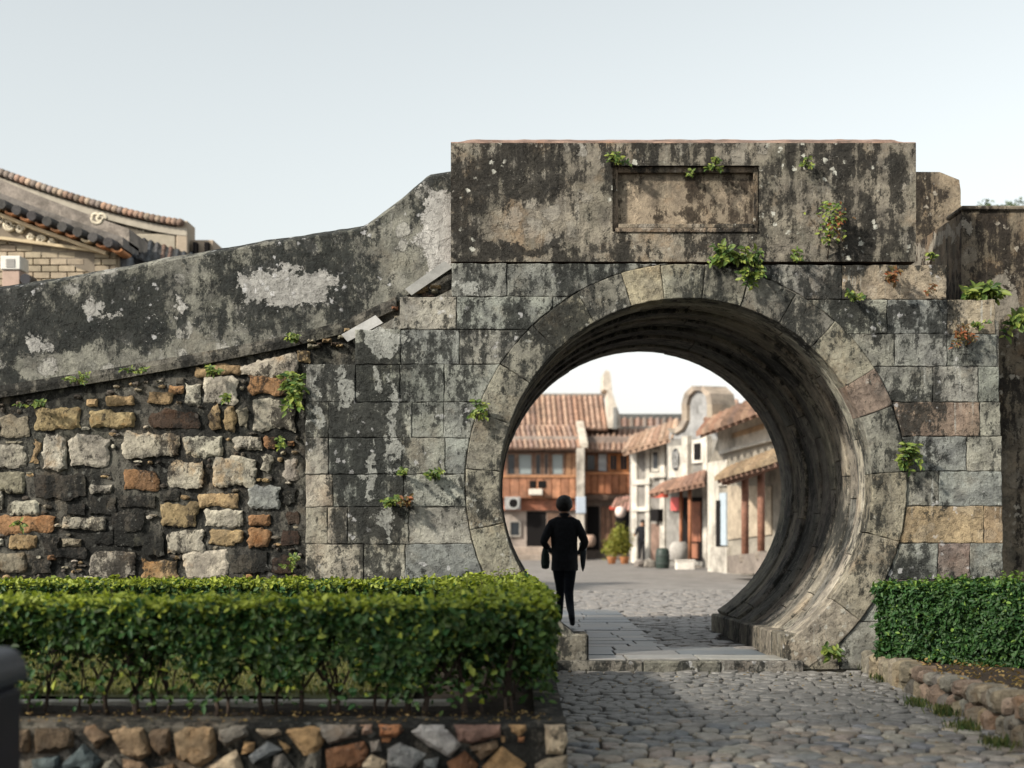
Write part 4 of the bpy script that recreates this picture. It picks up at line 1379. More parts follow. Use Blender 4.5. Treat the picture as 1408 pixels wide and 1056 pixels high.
def window(px0, py0, px1, py1, D, parent, fcol=(.16,.10,.07), panes=2, proud=.05, glass=None):
    x0, z1 = P(px0, py0, D); x1, z0 = P(px1, py1, D)
    t = .06
    fr = MB()
    fr.box(x0, x1, D-proud, D+.05, z0, z0+t).box(x0, x1, D-proud, D+.05, z1-t, z1)
    fr.box(x0, x0+t, D-proud+.002, D+.05, z0+t, z1-t).box(x1-t, x1, D-proud+.002, D+.05, z0+t, z1-t)
    o = fr.build('window', M_timber, parent, fcol)
    for k in range(panes):
        a = x0+t+(x1-x0-2*t)*k/panes; b = x0+t+(x1-x0-2*t)*(k+1)/panes
        MB().box(a+.02, b-.02, D-.01, D+.02, z0+t+.01, z1-t-.01).build('pane', glass or M_glass, o)
    return o

# ---- house straight ahead, left
DA = 60.0
ha = thing('village_house', 'two storey village house with russet tile roofs and a timber balcony, behind the walking man', 'house', (1.0, DA, -.4))
rect('wall', 560, 600, 800, 775, DA, 6.0, M_wall, ha, (.30,.255,.22))
MB().prism([P(560, 622, DA), P(800, 622, DA), P(800, 690, DA), P(560, 690, DA)], DA-.12, DA-.01).build('upper_front', M_timber, ha, (.27,.13,.08))
rect('beam', 560, 686, 800, 702, DA, .1, M_timber, ha, (.30,.12,.07), .16)
# balcony of upright boards
bal = rect('balcony', 560, 655, 795, 686, DA-.35, .06, M_timber, ha, (.30,.135,.065))
px = 562
while px < 793:
    w_ = random.uniform(9, 13)
    rect('board', px, 656, min(px+w_-.8, 794), 685, DA-.41, .055, M_timber, bal, jit(random.choice([(.32,.15,.085), (.28,.13,.075), (.37,.18,.10)]), .15))
    px += w_
rect('rail', 559, 653, 796, 657, DA-.46, .12, M_timber, ha, (.36,.18,.09))
for a, b in ((600, 620), (630, 650), (665, 685), (696, 710), (711, 733), (735, 745), (747, 755), (757, 776)):
    window(a, 623, b, 654, DA-.14, ha, (.22,.15,.11), 1, .06, M_glass if a in (735, 747, 696) else NT('curtained_pane', .4, .4).color((.26,.30,.30)).m)
rect('shutter', 778, 623, 786, 654, DA-.14, .04, M_timber, ha, (.32,.18,.10), .04)
rect('shutter', 787, 623, 794, 654, DA-.14, .04, M_timber, ha, (.38,.21,.12), .04)
rect('doorway', 724, 703, 751, 752, DA-.02, .04, M_black, ha, None)
d_ = rect('door', 752, 704, 772, 752, DA-.06, .05, M_timber, ha, (.13,.08,.055))
rect('doorway', 660, 706, 690, 752, DA-.02, .04, M_black, ha, None)
window(700, 716, 716, 738, DA-.05, ha, (.30,.28,.25), 1)
rect('stone_step', 560, 752, 800, 764, DA-.75, .74, M_wall, ha, (.33,.27,.22))
rect('stone_step', 556, 763.5, 803, 774, DA-1.2, 1.15, M_wall, ha, (.30,.25,.205))
cx_, cz_ = P(737, 677, DA-.5)
MB().bbox(cx_-.30, cx_+.28, DA-.75, DA-.42, cz_-.12, cz_+.14, .03).build('wall_lamp', M_metal, ha, (.62,.58,.50))
rect('vent', 728, 661, 737, 671, DA-.44, .03, M_black, ha, None)
rect('vent', 740, 661, 751, 671, DA-.44, .03, M_black, ha, None)
tiled_roof(ha, P3(560, 616, DA-.8), P3(801, 616, DA-.8), P3(560, 586, DA+1.6), P3(792, 586, DA+1.6), 33)
rect('verge', 0, 0, 1, 1, DA, .01, M_wall, ha, (.4,.36,.3)) if False else None
v = MB(); a, b = P3(797, 585, DA+1.6), P3(803, 616, DA-.85)
v.add([a+Vector((-.16,0,.02)), a+Vector((.16,0,.02)), b+Vector((.16,0,.02)), b+Vector((-.16,0,.02)), a+Vector((-.16,0,.2)), a+Vector((.16,0,.2)), b+Vector((.16,0,.2)), b+Vector((-.16,0,.2))],
      [(0,1,2,3), (4,5,6,7), (0,1,5,4), (1,2,6,5), (2,3,7,6), (3,0,4,7)])
v.build('verge', M_wall, ha, (.52,.46,.38))
tiled_roof(ha, P3(560, 590, DA+1.7), P3(836, 590, DA+1.7), P3(560, 545, DA+5.2), P3(830, 545, DA+5.2), 37)
rect('ridge', 560, 541, 836, 546.5, DA+5.2, .3, M_tile, ha, (.23,.20,.17))
g = MB().prism([P(833, 592, DA+3.4), P(832, 542, DA+3.4), P(826, 540, DA+3.4), P(826, 520, DA+3.4), P(829, 515, DA+3.4), P(834, 516, DA+3.4), P(836, 522, DA+3.4), P(838, 545, DA+3.4), P(848, 575, DA+3.4), P(848, 592, DA+3.4)], DA+1.5, DA+3.6)
g.build('gable_end', M_wall, ha, (.56,.50,.42))
rect('gable_stub', 843, 560, 849, 590, DA+1.4, 1.0, M_wall, ha, (.20,.20,.19))
# air conditioner on the wall
ac = thing('air_conditioner', 'grey air conditioner box with a round fan on the left house', 'air conditioner', (P(705, 692, DA)[0], DA-.5, P(705, 692, DA)[1]))
rect('case', 694, 683, 716, 701, DA-.62, .5, M_metal, ac, (.30,.29,.28))
x, z = P(706, 692, DA-.64)
ring = MB()
n = 20
vs = []
for k in range(n):
    t = 2*math.pi*k/n
    for rr_, yy_ in ((.25, DA-.64), (.25, DA-.68), (.19, DA-.68), (.19, DA-.64)):
        vs.append((x+rr_*math.cos(t), yy_, z+rr_*math.sin(t)))
ring.add(vs, [(k*4+j, k*4+(j+1) % 4, ((k+1) % n)*4+(j+1) % 4, ((k+1) % n)*4+j) for k in range(n) for j in range(4)])
ring.build('fan_ring', M_metal, ac, (.42,.42,.40))
MB().lathe([(0.02, 0), (.18, 0), (.18, .012)], (0, 0, 0), 16).build('fan', M_black, ac)
o = [c for c in ac.children if c.name.startswith('fan') and 'ring' not in c.name][0]
o.data.transform(__import__('mathutils').Matrix.Translation((x, DA-.645, z)) @ __import__('mathutils').Matrix.Rotation(R_(90), 4, 'X'))

# ---- house straight ahead, right half with taller timber front
DM = 60.8
hm = thing('village_house', 'timber fronted village house with orange balcony boards right of the pale pillar', 'house', (3.3, DM, -.4))
rect('wall', 800, 600, 905, 775, DM, 6.0, M_wall, hm, (.24,.19,.16))
rect('upper_front', 803, 620, 905, 686, DM, .01, M_timber, hm, (.24,.11,.06), .1)
bal = rect('balcony', 803, 651, 905, 680, DM-.35, .06, M_timber, hm, (.28,.11,.05))
px = 804
while px < 903:
    w_ = random.uniform(8, 11)
    rect('board', px, 652, px+w_-1.2, 679, DM-.41, .055, M_timber, bal, jit(random.choice([(.36,.145,.07), (.30,.12,.06), (.34,.135,.065)]), .15))
    px += w_
rect('rail', 803, 649, 905, 652.5, DM-.46, .12, M_timber, hm, (.42,.18,.08))
rect('floor_beam', 800, 680, 905, 688, DM-.5, .5, M_timber, hm, (.11,.07,.05))
window(805, 624, 820, 648, DM-.12, hm, (.24,.13,.08), 1)
rect('blind', 823, 624, 834, 648, DM-.15, .03, M_wall, hm, (.50,.50,.50))
window(837, 624, 850, 648, DM-.12, hm, (.52,.20,.07), 2)
window(851, 624, 864, 648, DM-.12, hm, (.52,.20,.07), 2)
rect('doorway', 807, 696, 824, 756, DM-.04, .05, M_black, hm, None)
for k in range(3): rect('door', 826+k*7, 696, 832+k*7, 756, DM-.10, .06, M_timber, hm, jit((.20,.11,.07), .2))
rect('doorway', 848, 700, 870, 760, DM-.04, .05, M_black, hm, None)
tiled_roof(hm, P3(803, 619, DM-.8), P3(915, 619, DM-.8), P3(803, 591, DM+1.8), P3(915, 590, DM+1.8), 15)
rect('ridge', 800, 586, 915, 592, DM+1.8, .3, M_tile, hm, (.34,.30,.26))
rect('pillar', 793, 616, 804, 770, DA-.95, .35, M_wall, hm, (.46,.42,.36))
rect('pillar_base', 791, 757, 806, 772, DA-1.45, .85, M_wall, hm, (.36,.31,.26))
bp = rect('notice_board', 792, 683, 805.5, 706, DA-1.0, .04, M_metal, None, (.42,.48,.55))
tag(bp, 'pale blue notice board fixed on the pillar between the timber houses', 'notice')
# lean-to awning and its lantern
aw = thing('awning', 'small tiled awning with a red tip beside the doorway of the timber house', 'awning', (4.4, 57, 1))
tiled_roof(aw, P3(840, 697, 56.0), P3(872, 703, 56.0), P3(846, 686, 57.4), P3(874, 681, 57.4), 6, [(.42,.22,.17), (.50,.28,.22)], thick=.08)
rect('edge_board', 838, 696, 846, 701, 56, .06, M_timber, aw, (.50,.08,.05), .03)
rect('post', 866, 700, 871, 772, 56.4, .15, M_timber, aw, (.50,.46,.38))
ln = MB().lathe([(.05, -.22), (.15, -.17), (.20, -.08), (.21, 0), (.20, .08), (.15, .17), (.05, .22)], (0, 0, 0), 14)
c = P3(853, 704, 55.8); ln.v = [(x+c.x, y+c.y, z+c.z) for x, y, z in ln.v]
o = ln.build('paper_lantern', M_metal, None, (.75,.62,.55), smooth=True); tag(o, 'round whitish lantern hanging under the small awning', 'lantern')

# ---- grey ridge roof further back
DG = 72.0
hg = thing('village_house', 'grey ridged roof of a house further back under the open sky', 'house', (7, DG, 0))
tiled_roof(hg, P3(846, 592, DG-1.2), P3(990, 592, DG-1.2), P3(846, 576, DG+1.2), P3(990, 576, DG+1.2), 16, [(.20,.17,.15), (.24,.19,.16), (.27,.18,.14)])
rect('ridge', 846, 569, 990, 577, DG+1.2, .4, M_tile, hg, (.10,.105,.10))
rect('wall', 850, 592, 990, 775, DG, 4, M_wall, hg, (.3,.27,.24))

# ---- row of houses on the right side of the square: each on its own slanting front
class Front:
    """upright plane through two ground points; pixels of the photo give places on it"""
    def __init__(s, pa, Da, pb, Db):
        s.A = Vector(((pa-VX)*Da/F, Da, 0)); s.B = Vector(((pb-VX)*Db/F, Db, 0))
        s.d = (s.B-s.A).normalized(); s.n = Vector((s.d.y, -s.d.x, 0))
        if s.n.y > 0: s.n = -s.n
    def at(s, px, py, out=0.0):
        A = s.A + s.n*out
        rx = (px-VX)/F
        # point on ray (rx*t, t) on the line A + d*k
        t = (A.x*s.d.y - A.y*s.d.x)/(rx*s.d.y - s.d.x)
        return Vector((rx*t, t, EYE+(VY-py)*t/F))
    def poly(s, name, pts, out, back, mat, parent, col):
        f = [s.at(px, py, out) for px, py in pts]
        b = [p - s.n*(out+back) for p in f]
        n = len(f)
        return MB().add(f+b, [tuple(range(n)), tuple(range(2*n-1, n-1, -1))] + [(i, (i+1) % n, n+(i+1) % n, n+i) for i in range(n)]).build(name, mat, parent, col)
    def rect(s, name, x0, y0, x1, y1, out, back, mat, parent, col):
        a = s.at(x0, y0, out); b = s.at(x1, y1, out)
        pts = [Vector((a.x, a.y, a.z)), Vector((b.x, b.y, a.z)), Vector((b.x, b.y, b.z)), Vector((a.x, a.y, b.z))]
        bk = [p - s.n*(out+back) for p in pts]
        return MB().add(pts+bk, [(0,1,2,3), (7,6,5,4), (0,4,5,1), (1,5,6,2), (2,6,7,3), (3,7,4,0)]).build(name, mat, parent, col)

WHT = (.50,.47,.41); GRY = (.30,.29,.27)
f1 = Front(862, 55.0, 932, 52.2)
h1 = thing('village_house', 'narrow grey house with white painted pilasters at the head of the right row', 'house', (4.8, 54, -.3))
f1.poly('wall', [(866, 622), (932, 600), (932, 780), (866, 780)], 0, 4.0, M_wall, h1, (.22,.205,.185))
for a, b in ((868, 877), (887, 894), (907, 915)): f1.rect('pilaster', a, 612, b-1.5, 776, .07, .02, M_wall, h1, WHT)
for y0 in (660, 697):
    f1.rect('band', 868, y0, 893, y0+6, .14, .02, M_wall, h1, WHT)
f1.rect('sill', 893, 650, 915, 656, .22, .02, M_wall, h1, WHT)
w1 = f1.rect('window', 896, 618, 906, 648, .08, .02, M_wall, h1, WHT)
f1.rect('pane', 898, 622, 904, 644, .10, .0, M_glass, w1, None)
f1.rect('signboard', 894, 700, 905, 717, .30, .02, M_black, h1, None)
f1.rect('doorway', 895, 720, 907, 772, .03, .02, M_timber, h1, (.20,.13,.10))
tiled_roof(h1, f1.at(856, 622, .9), f1.at(932, 600, .9), f1.at(868, 603, -1.6), f1.at(934, 578, -1.6), 9, [(.36,.24,.17), (.42,.30,.22)])
f1.poly('eave_board', [(857, 621), (932, 599), (932, 605), (857, 627)], .9, .05-.9, M_timber, h1, (.30,.20,.14))

f2 = Front(914, 51.5, 1006, 47.0)
h2 = thing('village_house', 'grey brick house with an ear shaped curling gable top in the right row', 'house', (6, 50, -.2))
f2.poly('wall', [(917, 604), (1003, 596), (1003, 785), (917, 780)], 0, 4.0, M_wall, h2, (.21,.20,.18))
EAR = [(919, 604), (921, 594), (928, 596), (938, 590), (944, 578), (944, 556), (947, 544), (954, 537), (963, 537), (970, 544), (972, 556), (972, 575), (978, 588), (990, 596), (996, 604)]
f2.poly('gable', EAR, .02, .5, M_wall, h2, (.27,.27,.265))
# coping that follows the curl
core_ = [(956, 590)]
for seg in range(len(EAR)-3):
    q = []
    for (a, b), (a0, b0), (a2, b2) in ((EAR[1+seg], EAR[seg], EAR[2+seg]), (EAR[2+seg], EAR[1+seg], EAR[3+seg])):
        tx, ty = a2-a0, b2-b0; l_ = math.hypot(tx, ty)
        q.append(((a, b), (a + ty/l_*7, b - tx/l_*7)))
    f2.poly('coping_brick', [q[0][0], q[0][1], q[1][1], q[1][0]], .16, .75, M_wall, h2, jit((.30,.255,.20) if seg % 2 else (.22,.19,.155), .1))
for a, b in ((937, 945), (966, 972)): f2.rect('pilaster', a, 600, b, 660 if a < 940 else 782, .2, .02, M_wall, h2, WHT)
w2 = f2.rect('window', 919, 614, 938, 656, .12, .02, M_wall, h2, WHT)
c = f2.at(928.5, 632, .15)
rg_ = MB(); n = 18; vs = [c]
for k in range(n):
    t = 2*math.pi*k/n
    vs.append(c + f2.d*math.cos(t)*.30 + Vector((0, 0, 1))*math.sin(t)*.40)
rg_.add(vs, [(0, 1+k, 1+(k+1) % n) for k in range(n)]); rg_.build('pane', M_glass, w2)
for k in range(3):
    p = c + f2.d*(-.18+.18*k) + f2.n*.02
    MB().tube([p-Vector((0,0,.3)), p+Vector((0,0,.3))], .03, 5).build('grille_bar', M_wall, w2, (.45,.45,.43))
w3 = f2.rect('window', 951, 605, 966, 636, .10, .02, M_wall, h2, (.55,.52,.46))
f2.rect('pane', 954, 610, 963, 632, .12, .0, M_black, w3, None)
f2.rect('stone_base', 917, 700, 934, 770, .08, .02, M_wall, h2, (.24,.23,.21))
f2.rect('shop_opening', 936, 684, 966, 772, .02, .01, M_black, h2, None)
f2.rect('shop_panel', 951, 690, 963, 745, .06, .01, M_timber, h2, (.30,.12,.07))
f2.rect('shop_panel', 951, 747, 960, 768, .06, .01, M_timber, h2, (.28,.12,.07))
tiled_roof(h2, f2.at(893, 679, 2.0), f2.at(968, 664, 1.6), f2.at(912, 666, .1), f2.at(972, 648, .1), 10, [(.30,.19,.14), (.36,.22,.16)], thick=.12, name='canopy_roof')
f2.rect('canopy_beam', 895, 679, 912, 684, 1.9, -1.7, M_timber, h2, (.55,.10,.06))
for a, b, y1, ou in ((946, 951, 772, 1.3), (934, 938.5, 762, .8)):
    p0 = f2.at((a+b)/2, 672, ou); p1 = f2.at((a+b)/2, y1, ou)
    p0.xy = p1.xy
    MB().tube([p1, p0], (b-a)*.5*50/F, 10).build('post', M_timber, h2, (.34,.14,.07), smooth=True)
tiled_roof(h2, f2.at(968, 577, .1), f2.at(1012, 590, .1), f2.at(975, 553, -2.5), f2.at(1015, 552, -2.5), 7, name='roof')
rd = f2.rect('red_banner', 922, 684, 933, 702, .2, .0, M_metal, None, (.52,.10,.09))
rd.name = 'cloth_banner'
tag(rd, 'faded red banner hanging on the stone wall beneath the canopy', 'banner')

f3 = Front(972, 44.0, 1075, 38.0)
h3 = thing('village_house', 'white rendered house with a red columned porch at the near end of the row', 'house', (7, 41, -.1))
f3.poly('wall', [(975, 640), (988, 600), (1060, 570), (1075, 570), (1075, 800), (975, 792)], 0, 5.0, M_wall, h3, (.25,.225,.185))
f3.poly('white_gable', [(986, 592), (1060, 566), (1060, 602), (988, 620)], .06, -.01, M_wall, h3, (.50,.46,.39))
f3.poly('fresco_band', [(1006, 596), (1050, 582), (1050, 590), (1006, 603)], .075, -.062, M_wall, h3, (.42,.30,.19))
f3.poly('cornice', [(988, 620), (1060, 602), (1060, 606), (988, 625)], .16, -.01, M_wall, h3, (.40,.38,.34))
f3.poly('white_corner', [(973, 636), (999, 632), (999, 668), (988, 668), (988, 788), (973, 786)], .08, -.01, M_wall, h3, (.50,.465,.40))
f3.rect('door_leaf', 989, 678, 998, 750, .07, -.01, M_metal, h3, (.40,.47,.52))
f3.rect('doorway', 984, 688, 989.5, 752, .10, -.07, M_black, h3, None)
f3.poly('white_plinth', [(976, 752), (999, 752), (999, 788), (976, 786)], .12, -.01, M_wall, h3, (.42,.39,.34))
f3.poly('rendered_panel', [(1000, 668), (1060, 668), (1060, 735), (1000, 742)], .05, -.01, M_wall, h3, (.36,.30,.225))
tiled_roof(h3, f3.at(962, 598, .9), f3.at(1075, 556, .9), f3.at(975, 580, -2.0), f3.at(1080, 535, -2.0), 12)
tiled_roof(h3, f3.at(986, 660, 2.2), f3.at(1066, 636, 2.2), f3.at(1000, 647, .1), f3.at(1075, 618, .1), 11, [(.28,.205,.135), (.33,.245,.16)], name='porch_roof')
f3.poly('porch_beam', [(992, 660), (1066, 634), (1066, 641), (992, 667)], 2.0, -1.8, M_timber, h3, (.16,.07,.045))
for a, b, y1, y0 in ((1020, 1029, 766, 650), (1042, 1051, 762, 642)):
    p1 = f3.at((a+b)/2, y1, 1.5); p0 = Vector((p1.x, p1.y, f3.at((a+b)/2, y0, 1.5).z))
    MB().tube([p1, p0], .095, 12).build('porch_column', M_timber, h3, (.24,.115,.075), smooth=True)
    MB().lathe([(.15, -.12), (.17, 0), (.13, .08)], tuple(p1), 10).build('column_base', M_wall, h3, (.20,.17,.14))
f3.poly('porch_floor', [(1000, 764), (1066, 758), (1066, 790), (1000, 788)], 1.6, -.1, M_wall, h3, (.20,.17,.145))

# ---- things standing about in front of the row
def obj_at(px, py, D): return P3(px, py, D)
c = P3(911, 783, 47.0)
bn = thing('drum', 'dark green ribbed drum standing in front of the right row', 'drum', tuple(c))
MB().lathe([(.17, 0), (.22, .06), (.235, .25), (.235, .42), (.22, .62), (.17, .70), (.03, .71)], tuple(c), 16).build('body', M_metal, bn, (.035,.05,.042), smooth=True)
for zz in (.2, .46): MB().lathe([(.236, zz-.02), (.25, zz), (.236, zz+.02)], tuple(c), 16).build('hoop', M_metal, bn, (.05,.06,.055))
c = P3(934, 772, 48.0)
o = MB().lathe([(.22, 0), (.30, .12), (.34, .35), (.33, .52), (.25, .62), (.22, .66)], tuple(c), 16).build('stone_jar', M_wall, None, (.36,.34,.31), smooth=True)
tag(o, 'squat grey stone jar behind the white box', 'jar')
c = P3(942, 786, 46.0)
wb = thing('box', 'low white box on the paving before the canopy posts', 'box', tuple(c))
MB().bbox(c.x-.30, c.x+.30, c.y-.2, c.y+.25, c.z, c.z+.34, .02).build('body', M_wall, wb, (.62,.58,.52))
MB().bbox(c.x-.32, c.x+.32, c.y-.22, c.y+.27, c.z+.34, c.z+.38, .01).build('lid', M_wall, wb, (.58,.54,.48))
c = P3(1006, 794, 42.0)
o = rock([(c.x-.36, c.z), (c.x+.34, c.z), (c.x+.22, c.z+.14), (c.x-.05, c.z+.22), (c.x-.28, c.z+.10)], c.y, .1, .5, .06, .3, 5).build('broken_slab', M_wall, None, (.42,.41,.38)); tag(o, 'broken pale stone slab lying before the porch house', 'stone slab')
k = 0
for px, py, w_, h_, lab in ((893, 780, .5, .3, 'low heap stone at the foot of the white pilasters'), (960, 783, .3, .14, 'small flat stone between white box and door plinth'), (1036, 787, .7, .3, 'dark rock at the foot of the porch columns'), (1058, 782, .6, .32, 'dark rock beyond the porch column, nearest the gate vault'), (880, 777, .35, .2, 'grey stone beside the pot plant')):
    D = 48 if px < 1000 else 39.5
    c = P3(px, py, D)
    o = rock([(c.x-w_/2, c.z-.05), (c.x+w_/2, c.z-.05), (c.x+w_*.42, c.z+h_*.7), (c.x, c.z+h_), (c.x-w_*.42, c.z+h_*.6)], c.y, .12, .4, .09, .3, k+20).build('loose_rock', M_wall, None, jit((.20,.18,.155), .2)); tag(o, lab, 'rock', 'rocks along the right row'); k += 1
c = P3(902, 734, 53.5)
n = 16
sg = MB(); sg.add([(c.x+.13*math.cos(2*math.pi*q/n), c.y+dy, c.z+.28*math.sin(2*math.pi*q/n)) for dy in (0, .05) for q in range(n)], [tuple(range(n)), tuple(range(2*n-1, n-1, -1))] + [(q, (q+1) % n, n+(q+1) % n, n+q) for q in range(n)])
o = sg.build('oval_sign', M_metal, None, (.72,.70,.68)); tag(o, 'upright white oval sign beside the standing person', 'sign')
c = P3(811, 752, 59.0)
o = MB().lathe([(.12, 0), (.22, .1), (.26, .28), (.22, .45), (.14, .5)], tuple(c), 14).build('clay_jar', M_wall, None, (.36,.25,.19), smooth=True); tag(o, 'round clay jar at the foot of the pale pillar', 'jar')
# pot plant
M_bushy = leafmat('bush_leaf', (.10,.13,.02), (.22,.24,.04), (.42,.38,.08))
c = P3(850, 776, 53.0)
pb = thing('potted_bush', 'bright yellow green bush in pots before the timber house', 'potted plant', tuple(c))
N = 2600
u = rng.normal(0, 1, (N, 3)); u /= np.linalg.norm(u, axis=1, keepdims=True)
rad = rng.uniform(.55, 1.0, N)**.6
k_ = np.array([1+.8*mnoise.noise(Vector((a*2.2, b*2.2, d*2.2)))+.5*mnoise.noise(Vector((a*6, b*6, d*6))) for a, b, d in u])
lob = np.array([(-.22, 0, .62, .34, .42), (.20, .05, .78, .32, .55), (0, -.1, 1.05, .26, .40)])[rng.integers(0, 3, N)]
Pp = np.array([c.x, c.y, c.z]) + lob[:, :3] + u*(rad*k_)[:, None]*np.stack([lob[:, 3], lob[:, 3], lob[:, 4]], 1)
leaf_mesh('foliage', Pp, u+rng.normal(0, .5, (N, 3)), rng.normal(0, 1, (N, 3)), rng.uniform(.07, .13, N), rng.uniform(.03, .05, N), rng.uniform(0, 1, N)**2, M_bushy, pb)
for dx in (-.25, .22): MB().lathe([(.12, 0), (.18, .26), (.20, .28), (.17, .28)], (c.x+dx, c.y-.2, c.z), 12).build('pot', M_wall, pb, (.50,.22,.10), smooth=True)

# ================================================================== TEMPLE ROOFS ABOVE THE LEFT WALL
DT = 25.0
def T(px, py, D=DT): return P(px, py, D)
ht = thing('brick_hall', 'tan brick hall with scrolled gable and curved tile eave above the left wall', 'building', (-7.5, DT, 0))
M_brick = simple('tan_brick', None, .9, .25, 6., .5, .012, dirt=.15)
def crv(px):   # verge line
    return 276 + 62*(px/170.0)**.92 if px > 0 else 276 + px*.42
gp = [T(-160, 470), T(-160, 205)] + [T(p_, crv(p_)+14) for p_ in range(-150, 165, 20)] + [T(161, 350), T(161, 470)]
MB().prism(gp, DT+.06, DT+6).build('gable_wall', M_brick, ht, (.30,.25,.18))
MB().prism([T(-160, 900), T(-160, 468), T(161, 468), T(161, 900)], DT+.02, DT+6).build('lower_wall', M_brick, ht, (.33,.27,.19))
py = 327.0; row = 0
while py < 440:
    px = -60 + (row % 2)*12
    while px < 160:
        w_ = 23.4
        a, b = px, min(px+w_, 159.5)
        lim = 326 + max(0, a)*.135 - 8
        if b-a > 4 and py > lim and px > -60:
            x0, z1 = T(a+.7, py+.7); x1, z0 = T(b-.7, py+8.9)
            MB().bbox(x0, x1, DT+random.uniform(-.008, .008), DT+.08, z0, z1, .008).build('brick', M_brick, ht, jit((.36,.30,.215), .14))
        px += w_
    py += 9.4; row += 1
M_cream = simple('cream_render', None, .85, .15, 5., .3, .01, dirt=.15)
def band(name, pts0, th, y0, y1, mat, col, parent=ht):
    vs = []; n = len(pts0)
    for (a, b) in pts0:
        x, zt = T(a, b); zb = T(a, b+th)[1]
        vs += [(x, y0, zt), (x, y0, zb), (x, y1, zb), (x, y1, zt)]
    fs = [(i*4+j, i*4+(j+1) % 4, (i+1)*4+(j+1) % 4, (i+1)*4+j) for i in range(n-1) for j in range(4)] + [(0,1,2,3), tuple((n-1)*4+j for j in range(4))]
    return MB().add(vs, fs).build(name, mat, parent, col)
L1 = [(p_, crv(p_)+17) for p_ in range(-150, 170, 20)]
band('moulding', L1, 5, DT-.22, DT+.2, M_cream, (.56,.46,.30))
band('moulding', [(p_, 326+max(0, p_)*.135) for p_ in range(-150, 165, 20)], 4, DT-.12, DT+.2, M_cream, (.56,.46,.30))
band('frieze', [(p_, crv(p_)+22) for p_ in range(-150, 150, 20)], 30, DT+.0, DT+.05, M_cream, (.20,.17,.13))
# scroll reliefs on the frieze
def scroll(cx, cy, r_px, turns, d_, rr=.035):
    pts = []
    for k in range(int(22*turns)+1):
        t = k/22*2*math.pi*d_
        r = r_px*(1-.75*k/(22*turns))
        x, z = T(cx+r*math.cos(t), cy+r*math.sin(t)); pts.append((x, DT-.05, z))
    MB().tube(pts, rr, 6).build('scroll_relief', M_cream, ht, (.58,.52,.40), smooth=True)
for a, b, r, tn, d_ in ((14, 310, 8, 1.6, 1), (30, 316, 6, 1.3, -1), (4, 303, 6, 1.2, -1), (44, 326, 5, 1.2, 1), (58, 331, 6, 1.4, -1), (73, 333, 4.5, 1.2, 1), (-14, 300, 8, 1.5, 1), (-40, 296, 8, 1.5, -1)):
    scroll(a, b, r, tn, d_)
# verge: dark tile rolls with orange pan tiles between them
band('verge_base', [(p_, crv(p_)-11) for p_ in range(-150, 175, 20)], 14, DT-.05, DT+1.0, M_tile, (.16,.145,.13))
px = -150.0
while px < 168:
    y0 = crv(px)
    x, z = T(px, y0+6)
    # tile roll end
    rl = MB(); rl.tube([(x, DT-.48, z), (x, DT+.3, z+.05)], .085, 10); rl.build('tile_end', M_tile, ht, jit((.065,.062,.06), .2))
    x2, z2 = T(px+10, crv(px+10)+11)
    pn = MB()
    vs = []
    for yy_ in (DT-.40, DT+.2):
        for k in range(7):
            t = math.pi*k/6
            vs.append((x2-.10*math.cos(t), yy_, z2-.055*math.sin(t))); 
        for k in range(7):
            t = math.pi*(6-k)/6
            vs.append((x2-.075*math.cos(t), yy_, z2+.02-.04*math.sin(t)))
    pn.add(vs, [tuple(range(14)), tuple(range(27, 13, -1))] + [(k, (k+1) % 14, 14+(k+1) % 14, 14+k) for k in range(14)])
    pn.build('pan_tile', M_tile, ht, jit(random.choice([(.52,.24,.11), (.55,.36,.20), (.50,.40,.26)]), .12))
    px += 20.6
# grey raking ridge above the verge
band('raking_ridge', [(p_, crv(p_)-32+max(0, p_)*.02) for p_ in range(-150, 175, 20)], 22, DT+.35, DT+1.6, M_tile, (.27,.235,.20))
scroll(134, 300, 10, 1.1, 1, .03); scroll(140, 302, 8, 1.0, -1, .03)
MB().bbox(*sorted((T(158, 0)[0], T(172, 0)[0])), DT+.2, DT+1.2, T(0, 385)[1], T(0, 345)[1], .03).build('corner_pier', M_tile, ht, (.15,.16,.17))
# small side roof falling to the right
e0, e1 = P3(170, 348, DT+.6), P3(262, 386, DT+.6)
tiled_roof(ht, e0, e1, P3(176, 318, DT+3.5), P3(268, 346, DT+3.5), 10, [(.05,.055,.06), (.07,.07,.07), (.16,.10,.075)], name='side_roof', base=(.05,.05,.05))
# curved gable parapet of the hall behind
hh = thing('curved_parapet', 'sweeping grey parapet with an orange tile coping on the hall behind', 'parapet', (-7, 28, 0))
DH = 28.0
def TH(px, py): return P(px, py, DH)
def top2(px): return 232 + 71*(1-(1-min(1.0, max(0.0, px/258.0)))**1.35) if px >= 0 else 232 + px*.36
pts = list(range(-150, 259, 12))+[258]
vs = []
for a in pts:
    x, zt = TH(a, top2(a)+8); zb = TH(a, top2(a)+66)[1]
    vs += [(x, DH, zt), (x, DH, zb), (x, DH+.5, zb), (x, DH+.5, zt)]
n = len(pts)
MB().add(vs, [(i*4+j, i*4+(j+1) % 4, (i+1)*4+(j+1) % 4, (i+1)*4+j) for i in range(n-1) for j in range(4)] + [(0,1,2,3), tuple((n-1)*4+j for j in range(4))]).build('wall', M_side, hh, (.19,.17,.14))
vs = []
for a in pts:
    x, zt = TH(a, top2(a)+12); zb = TH(a, top2(a)+22)[1]
    vs += [(x, DH-.06, zt), (x, DH-.06, zb), (x, DH+.2, zb), (x, DH+.2, zt)]
MB().add(vs, [(i*4+j, i*4+(j+1) % 4, (i+1)*4+(j+1) % 4, (i+1)*4+j) for i in range(n-1) for j in range(4)] + [(0,1,2,3), tuple((n-1)*4+j for j in range(4))]).build('fascia', M_cream, hh, (.42,.38,.31))
px = -150.0
